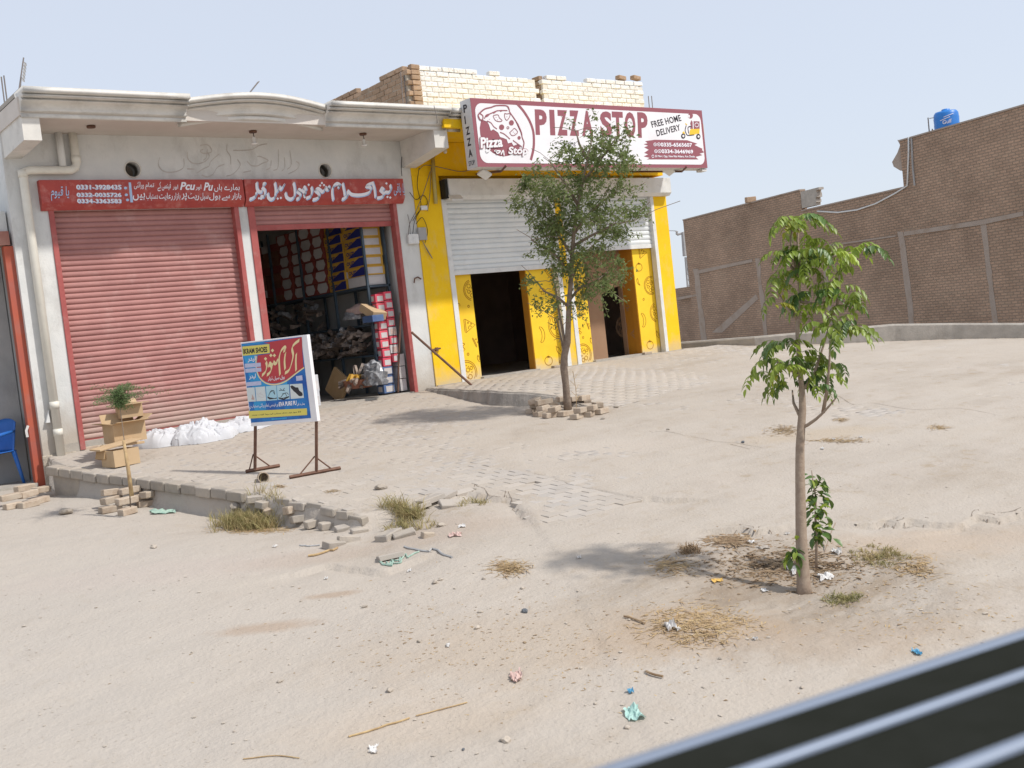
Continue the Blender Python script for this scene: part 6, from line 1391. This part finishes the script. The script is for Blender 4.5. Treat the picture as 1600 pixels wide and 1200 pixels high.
# crumpled white cloth: ridged height fields closed below
def sack(name,label,c,L_,W_,Hh,rz,seed,m='cloth',nn=80):
    v=[];f=[]; ca,sa_=math.cos(rz),math.sin(rz)
    for i in range(nn+1):
        for j in range(nn+1):
            u=i/nn*2-1; w_=j/nn*2-1
            # squircle to disc
            x=u*math.sqrt(1-w_*w_/2); y=w_*math.sqrt(1-u*u/2); r=math.hypot(x,y); an=math.atan2(y,x)
            R_=1+.22*mn.noise(Vector((math.cos(an)*1.4+seed,math.sin(an)*1.4,0)))
            k=max(0,1-r**3.2)**.5
            P_=Vector((x*1.3+seed*3,y*1.2,seed)); wv=mn.noise(P_*1.1)*1.2; w2=mn.noise(P_*1.7+Vector((9,2,1)))*1.2
            big=.80+.30*mn.noise(P_*1.2+Vector((0,0,4)))
            def crease(a_,b_): t_=abs(mn.noise(Vector((a_,b_,seed)))); return math.exp(-(t_/.06)**2)
            rid=crease(x*2.3+wv*1.2,y*1.1-w2); rid2=crease(x*1.4+y*2.4+w2*2,y*3.2+wv*2)
            z=Hh*k*(big-.20*rid-.12*rid2+.07*mn.noise(Vector((x*5,y*4,seed))))+.01*rid2*(1-k)
            X_=x*L_*R_+.03*rid*x; Y_=y*W_*R_
            wx,wy=c.x+X_*ca-Y_*sa_,c.y+X_*sa_+Y_*ca
            z*=1-.26*abs(math.sin(an*4.5+2.5*mn.noise(Vector((x*2,y*2,seed)))))**.6*min(1,r*1.6)*(1-.5*r)
            v.append((wx,wy,float(A(wx,wy))+.004+max(z,0)))
    for i in range(nn):
        for j in range(nn): a=i*(nn+1)+j; f.append((a,a+nn+1,a+nn+2,a+1))
    b=MB(); b.add(v,f); o=b.build(name,M[m],None,True); return tag(o,label,'sack','white sacks by the closed shutter')
sack('white_sack','crumpled white sack nearest the cardboard boxes',gA(258,694),.40,.22,.23,-.3,1.3)
sack('white_sack','tallest white sack in the middle of the heap before the red shutter',gA(318,688),.40,.25,.29,-.2,4.1)
sack('white_sack','low crumpled white sheet trailing behind the shoe sign board',gA(366,674),.50,.22,.20,.1,7.7)
# ================================================================= GROUND DEBRIS
def GV(px,py):
    """ground points under many picture positions at once"""
    px=np.asarray(px,float); py=np.asarray(py,float)
    d=np.array(fw)[None]+((px-800)/FPX)[:,None]*np.array(RR)[None]-((py-600)/FPX)[:,None]*np.array(UU)[None]
    lo=np.full(len(px),.5); hi=np.full(len(px),60.)
    for _ in range(40):
        m=(lo+hi)/2; p=d*m[:,None]; up=p[:,2]+CZ>A(p[:,0],p[:,1]); lo=np.where(up,m,lo); hi=np.where(up,hi,m)
    p=d*lo[:,None]
    dz=H(p[:,0],p[:,1])-A(p[:,0],p[:,1]); t=lo+np.clip(dz/np.minimum(d[:,2]-.1*d[:,1],-.02),-.8,2.5); p=d*t[:,None]
    return np.stack([p[:,0],p[:,1],H(p[:,0],p[:,1])],1)
def tuft(name,label,px,py,rx,ry,n,h,m,seed,spread=.5,kind='stuff',cat='dry grass',flat=False,uni=False):
    r=np.random.default_rng(seed); u=r.normal(0,.42,(n,2)) if not uni else r.uniform(-1,1,(n,2)); P=GV(px+u[:,0]*rx,py+u[:,1]*ry); v=[];f=[]
    if not flat and not uni:      # blades gather in clumps
        k=np.array([P[r.integers(0,max(n//9,1))] for _ in range(n)]); P=k+r.normal(0,.018,(n,3))*np.array([1,1,0]); P[:,2]=H(P[:,0],P[:,1])
    for i in range(n):
        b0=P[i]; a=r.uniform(0,6.28); L_=h*r.uniform(.4,1.25); w_=.0022+.0015*r.random()
        ln=r.normal(0,spread,2) if not flat else np.array([math.cos(a),math.sin(a)])*2.5
        d=np.array([ln[0],ln[1],1.0 if not flat else .05+.4*r.random()]); d/=np.linalg.norm(d); s_=np.array([-math.sin(a),math.cos(a),0])*w_*(1 if not flat else 1.4); k=len(v)
        if cat in('dead leaves','litter'): s_=s_*r.uniform(1.2,3.5)
        m1=b0+d*L_*.55; e=b0+d*L_+np.array([ln[0],ln[1],-.6 if not flat else -.1])*L_*.28
        v+=[b0-s_,b0+s_,m1+s_*.8,m1-s_*.8,e]; f+=[(k,k+1,k+2,k+3),(k+3,k+2,k+4)]
    b=MB(); b.v=[tuple(q) for q in v]; b.f=f; o=b.build(name,M[m]); return tag(o,label,cat,None,kind)
def gHq(x,y):
    p=gA(x,y); d=ray(x,y)
    for k in range(3):
        z=hz(p.x,p.y); p=CP+d*((z-CZ)/d.z)
    p.z=hz(p.x,p.y); return p
tuft('grass_tuft','bushy dry grass against the end of the block wall',388,811,52,9,2400,.19,'grass',1,.55)
tuft('grass_tuft','straw coloured grass below the wall end, left of the rubble',395,818,62,7,700,.07,'straw',2,flat=True)
tuft('grass_tuft','dry grass clump growing at the broken paving edge',634,808,28,8,800,.17,'grass',3,.7)
tuft('grass_tuft','low straw around the grass clump at the broken edge',640,824,45,9,350,.09,'grass',4)
tuft('grass_tuft','small dry weed at the edge of the raised slab left of the middle tree',818,631,14,3,260,.16,'grass',5)
tuft('grass_tuft','patch of fallen straw in front of the right tree pit, left side',1090,975,95,34,1500,.045,'straw',6,flat=True)
tuft('grass_tuft','straw scattered at the left rim of the tree pit',1050,885,40,16,420,.045,'straw',7,flat=True)
tuft('grass_tuft','greenish grass at the right rim of the tree pit',1375,870,45,16,600,.05,'grass',8,.9)
tuft('grass_tuft','short green grass in front of the right tree trunk',1325,938,40,9,420,.035,'grassg',9,.9)
tuft('grass_tuft','dark dry tufts at the left back of the tree pit',1080,862,25,8,450,.05,'deadleaf',10,.9)
tuft('grass_tuft','straw along the right edge of the tree pit',1430,885,40,20,350,.05,'straw',11,flat=True)
tuft('grass_tuft','dry straw patch on the paving behind the right tree, left one',1225,672,30,9,380,.06,'straw',12,flat=True)
tuft('grass_tuft','dry straw strip on the paving behind the right tree, right one',1310,688,50,5,330,.06,'straw',13,flat=True)
tuft('grass_tuft','small straw patch farther back behind the right tree',1312,656,14,4,120,.06,'straw',14,flat=True)
tuft('grass_tuft','small round straw patch at the far right of the paving',1466,668,18,5,160,.06,'straw',15,flat=True)
tuft('grass_tuft','heap of yellow straw in the middle foreground',795,888,32,14,480,.055,'straw',16,flat=True)
tuft('grass_tuft','straw in the hollow of the broken edge',742,785,24,8,160,.07,'grass',17)
tuft('grass_tuft','tiny straw patch on the paving below the sign stand, right one',520,768,14,3,90,.05,'straw',18,flat=True)
tuft('grass_tuft','tiny straw patch on the paving beside the pipe stub',435,760,12,3,80,.05,'straw',19,flat=True)
tuft('dead_leaves','brown dead leaves and litter lying in the pit round the right tree',1230,885,150,38,2600,.028,'deadleaf',20,flat=True,cat='dead leaves')
tuft('dead_leaves','withered twigs and leaves piled at the back left of the tree pit',1140,845,45,12,420,.05,'deadleaf',21,flat=True,cat='dead leaves')
tuft('dead_leaves','thin scatter of straw bits over the foreground dirt',850,1000,420,110,550,.018,'straw',22,flat=True,cat='straw')
tuft('dead_leaves','thin scatter of dark bits over the foreground dirt',760,1000,480,120,260,.014,'deadleaf',23,flat=True,cat='litter')
tuft('dead_leaves','straw bits over the dirt at the right of the foreground',1400,950,200,80,420,.024,'straw',24,flat=True,cat='straw')
# gravel: countless small stones, one mesh
def gravel(n,seed):
    r=np.random.default_rng(seed); ico=np.array([(0,0,1),(.9,0,.45),(.28,.85,.45),(-.72,.53,.45),(-.72,-.53,.45),(.28,-.85,.45)]); fc=np.array([(0,1,2),(0,2,3),(0,3,4),(0,4,5),(0,5,1)])
    V=[];F_=[]; k=0
    px=r.uniform(-60,1650,n); py=500+(r.random(n)**.8)*700; k_=py>600-.05*(px-800); px,py=px[k_],py[k_]
    G_=GV(px,py); x,y=G_[:,0],G_[:,1]
    ok=(y<D-.1)&(y>2.2); x,y=x[ok],y[ok]; z=H(x,y); w_=np.hypot(x,y)
    sc=(.0022+.0032*r.random(len(x))**3)*(1+.06*w_)+ (r.random(len(x))<.03)*.008
    ra=r.uniform(0,6.28,len(x)); c_,s_=np.cos(ra),np.sin(ra); an=r.uniform(.6,1.4,(len(x),3)); an[:,2]*=.7
    P=ico[None]*an[:,None]*sc[:,None,None]; X_=P[...,0]*c_[:,None]-P[...,1]*s_[:,None]+x[:,None]; Y_=P[...,0]*s_[:,None]+P[...,1]*c_[:,None]+y[:,None]; Z_=P[...,2]+z[:,None]-.001
    v=np.stack([X_,Y_,Z_],-1).reshape(-1,3); f=(fc[None]+6*np.arange(len(x))[:,None,None]).reshape(-1,3)
    me=nparr_mesh('gravel',v,f,M['gravel']); o=bpy.data.objects.new('gravel',me); COL.objects.link(o); tag(o,'tiny stones and grit strewn over the dirt and paving','gravel',None,'stuff')
gravel(8000,3)
# stones one can pick out: x, y, size in picture px, material, label
STN=[(596,764,22,0,'largest loose stone, tan, on the paving above the broken edge'),(820,957,14,1,'dark blue grey stone in the middle foreground'),(790,1158,18,0,'round tan stone near the bottom edge of the ground'),(609,1080,17,0,'squarish grey stone in the lower foreground'),(750,957,8,0,'small pale stone left of the dark blue grey stone'),(746,982,10,0,'oval pale stone below the small pale one'),(655,1003,9,0,'white chip in the left foreground'),(570,949,10,0,'long white chip beside the faint tyre stain'),
 (680,911,12,0,'pale stone below the green cord, front one'),(688,907,9,0,'brown stone touching the pale one below the green cord'),(816,920,8,0,'dark pointed stone below the straw heap'),(756,905,7,0,'small pale stone at the left of the straw heap'),(437,1066,11,0,'dark flat stone alone on the left road'),(452,1039,5,0,'tiny dark stone behind the flat one on the left road'),(585,1075,7,0,'small stone left of the squarish grey one'),(724,1172,7,1,'small dark stone at the bottom edge'),(980,1138,11,0,'pale pebble pair at the bottom, right of the aqua scrap'),(370,796,24,0,'flat grey stone on the road before the small sapling heap'),
 (240,856,14,0,'small flat grey stone on the left road'),(103,803,22,0,'flat brown stone on the road left of the sapling'),(1161,692,8,1,'tiny dark pair of stones on the paving right of the middle tree'),(963,637,9,0,'small stone just right of the brick ring'),(942,655,8,0,'small dark stone in front of the brick ring'),(1044,672,6,0,'small stone on the paving crack'),(690,822,15,0,'brown stone by the red scrap'),(712,790,10,0,'small stone in the hollow of the broken edge'),(1040,978,8,0,'little stone under the straw of the tree pit'),(1253,1075,10,0,'flat dark stone by the vehicle window'),(1125,1030,7,0,'small grey stone right of centre'),(908,1045,6,0,'tiny pebble in the centre foreground'),
 (885,975,7,0,'pale pebble in the middle foreground'),(1540,960,9,0,'pale stone at the right edge'),(470,940,5,0,'tiny pebble on the road'),(1010,1050,8,0,'reddish pebble in the right foreground'),(930,1100,7,0,'tan pebble low in the middle'),(300,1020,5,0,'speck of stone on the left road'),(150,950,5,0,'small stone on the far left road')]
for i,(x,y,sz,dk,lb) in enumerate(STN):
    p=gH(x,y); w_=(p-CP).dot(fw); s_=sz*w_/FPX; o=put('stone',STD if dk else ST[i%6],(p.x,p.y,p.z+s_*.16),None,(0,0,i*1.3),(s_,s_*.8,s_*.8)); tag(o,lb,'stone')
# scraps
def scrap(name,label,px,py,w_px,h_px,m,seed,cat='litter',hh=.02):
    hh*=.55; w_px*=.85
    p=gH(px,py); w_=(p-CP).dot(fw); a=w_px*w_/FPX/2; c=max(h_px*w_/FPX/2*2.4,a*.4); v=[];f=[];n=8
    for i in range(n+1):
        for j in range(n+1):
            u=(i/n*2-1);q=(j/n*2-1); k=1+.5*mn.noise(Vector((u*1.5+seed,q*1.5,seed))); x=p.x+(u*a*.84+q*c*.54)*k; y=p.y+(-u*a*.54+q*c*.84)*k
            v.append((x,y,hz(x,y)+.004+hh*abs(mn.noise(Vector((u*2.5,q*2.5,seed*3))))*2.5))
    for i in range(n):
        for j in range(n): b0=i*(n+1)+j; f.append((b0,b0+n+1,b0+n+2,b0+1))
    b=MB(); b.add(v,f); return tag(b.build(name,M[m]),label,cat)
scrap('plastic_bag','crumpled aqua plastic scrap near the bottom right of the dirt',990,1118,28,18,'aqua',1,'bag',.03)
scrap('plastic_wrapper','small blue scrap above the aqua plastic',985,1082,10,6,'skyb',2)
scrap('plastic_wrapper','small bright blue scrap near the vehicle window',1433,1021,13,8,'skyb',3)
scrap('paper_scrap','white scrap with a red corner at the bottom left',584,1172,16,9,'paper',4)
scrap('plastic_wrapper','pinkish torn packet in the lower middle foreground',806,1060,22,14,'pinkp',5,'litter',.03)
scrap('plastic_wrapper','red and pink scrap by the rubble',712,837,22,7,'pinkp',6,'litter',.03)
scrap('plastic_wrapper','green and white wrapper lying by the block wall',256,801,46,10,'green',7,'litter',.04)
scrap('paper_scrap','white plastic scrap right beside the trunk of the right tree',1290,901,26,10,'paper',8,'litter',.03)
scrap('paper_scrap','white scrap farther back in the tree pit, right of the shoot',1309,864,14,7,'paper',9,'litter',.03)
scrap('paper_scrap','whitish plastic at the left foot of the right tree',1240,892,16,12,'paper',10,'litter',.04)
scrap('plastic_wrapper','orange wrapper at the left side of the tree pit',1122,908,20,6,'orangep',11)
scrap('paper_scrap','crumpled clear scrap on the straw left of the tree pit',1047,980,18,12,'paper',12,'litter',.04)
scrap('paper_scrap','small white scrap at the back of the tree pit',1175,848,12,6,'paper',13)
scrap('cardboard_piece','torn pale card piece in the back of the tree pit',1193,856,20,5,'paver',14)
scrap('paper_scrap','white scrap in front of the trunk of the right tree',1195,924,10,5,'paper',15)
scrap('paper_scrap','two white scraps by the red scrap in the rubble',722,823,12,5,'paper',16)
for x,y,lb in ((1285,702,'left'),(1303,687,'middle'),(1345,684,'right')): scrap('paper_scrap','white scrap on the dry straw behind the right tree, %s one'%lb,x,y,6,3,'paper',x)
for i,(x,y,lb) in enumerate(((700,1010,'left of centre'),(905,872,'by the tree shadow'),(1060,985,'on the pit straw'),(1230,835,'on the pit rim'),(430,855,'by the rubble'),(640,893,'below the cord'),(1180,1000,'right of centre'),(510,905,'on the pale road'))): scrap('paper_scrap','tiny pale scrap on the dirt, %s'%lb,x,y,7,4,'paper',20+i)
# green cord, strips and sticks
def onG(pts,off=.006): return [gHq(*q)+Vector((0,0,off)) for q in smooth_pts(pts,5)]
tag(MB().tube(onG([(592,876),(600,884),(615,880),(605,874),(595,880),(612,886),(628,884),(640,872),(655,863)]),.0065,6).build('cord',M['green']),'tangled green cord on the dirt below the rubble','cord')
tag(MB().tube(onG([(604,880),(614,889),(628,887),(625,880)]),.006,6).build('cord',M['green']),'small green loop hanging off the tangled cord','cord')
tag(MB().tube(onG([(632,856),(660,862),(685,866),(707,872)]),.009,5).build('cord',M['grey']),'long grey strip half buried right of the green cord','strip')
tag(MB().tube(onG([(468,853),(485,855),(500,854)]),.007,5).build('cord',M['grey']),'short grey green strip lying left of the rubble','strip')
tag(MB().tube(onG([(482,872),(505,867),(528,859)],.012),.009,6).build('stick',M['straw']),'pale stick poking out of the tilted brick','stick')
tag(MB().tube(onG([(545,1153),(580,1143),(640,1124)],.006),.005,6).build('stick',M['straw']),'long pale reed lying in the lower left foreground','stick')
tag(MB().tube(onG([(650,1120),(690,1110),(730,1099)],.006),.0035,6).build('stick',M['straw']),'second thin reed beyond the long pale one','stick')
tag(MB().tube(onG([(380,1188),(430,1182),(468,1186)],.005),.003,5).build('stick',M['straw']),'thin reed at the bottom left edge','stick')
tag(MB().tube(onG([(975,965),(990,968),(1008,976)],.010),.006,6).build('stick',M['deadleaf']),'dark dry stick left of the straw below the tree pit','stick')
tag(MB().tube(onG([(1010,1052),(1022,1057),(1036,1060)],.012),.007,6).build('stick',M['deadleaf']),'broken brown stick in the right foreground','stick')
tag(MB().tube([gHq(1288,862)+Vector((0,0,.0)),gHq(1300,850)+Vector((0,0,.08)),gHq(1308,842)+Vector((0,0,.12))],.004,5).build('twig',M['bark2']),'thin reddish twig standing in the tree pit behind the trunk','twig')
for i,(pts,lb) in enumerate((([(1515,818),(1530,806),(1560,812),(1598,803)],'at the right edge of the dirt'),([(1150,826),(1180,832),(1210,826)],'behind the right tree'),([(1365,818),(1385,815),(1405,820),(1420,813),(1455,818)],'right of the right tree'),([(1310,618),(1335,632),(1365,630),(1430,640),(1500,638),(1565,650)],'across the far paving'),([(735,766),(752,773),(775,776),(798,778)],'along the sunken paving edge'),([(798,780),(800,795),(815,806)],'turning down from the paving edge'),([(1012,670),(1060,676),(1110,688),(1160,694),(1190,700)],'from the brick ring towards the right'),([(1140,694),(1172,702)],'small one right of the long crack'))):
    P_=onG(pts,.003); b=MB(); w_=.007 if i in(0,2,4) else .006
    for k in range(len(P_)): P_[k]=P_[k]+Vector((random.uniform(-.012,.012),random.uniform(-.02,.02),0))
    ribbon(b,P_,Vector((0,0,1)),[w_*random.uniform(.4,1.3) for _ in P_]); o=b.build('ground_crack',M['deadleaf'] if 0 else M['crack'] if 'crack' in M else mat('crack_shade',(.16,.125,.095),(.22,.17,.13),20,.95)); tag(o,kind='structure')  # flat dark ribbons: shade of cracks and ledges put into the colour
# ================================================================= VEHICLE WINDOW SILL (camera looks out over it)
vd=Vector((math.sin(rad(102.5)),math.cos(rad(102.5)),0)); vn_=Vector((vd.y,-vd.x,0)); 
if vn_.dot(Vector((fw.x,fw.y,0)))>0: vn_=-vn_      # towards the viewer
E0=onW(1270,1092,.60); zs=E0.z
def crossn(px,py): q=onZ(px,py,zs); return (q-E0).dot(vn_)
wn=thing('window_sill','blurred dark window sill of the vehicle the picture is taken from, lower right','vehicle window',(E0.x,E0.y,zs))
def rail(name,prof,m,smooth=True):
    b=MB(); n=len(prof)
    for t in (-1.6,2.2): b.v+=[tuple(E0+vd*t+vn_*u+Vector((0,0,z))) for u,z in prof]
    b.f=[(j,(j+1)%n,(j+1)%n+n,j+n) for j in range(n)]+[tuple(range(n))[::-1],tuple(range(n,2*n))]; return b.build(name,M[m],wn)
u2=crossn(1392,1129); u3=crossn(1555,1182)
rail('sill',[(.003,.0),(u3+.09,.0),(u3+.09,-.05),(.003,-.05)],'trim')
rail('edge_bead',[(.003,-.03),(-.001,-.004),(.001,.0015),(.006,.0025),(.010,.0004),(.010,-.03)],'chrome')
def bead(u,r): return [(u+r*math.cos(a),r*.8*math.sin(a)+.0005) for a in np.linspace(0,2*math.pi,13)[:-1]]
rail('bead',bead(u2,.0040),'chrome'); rail('bead',bead(u3,.0048),'chrome')
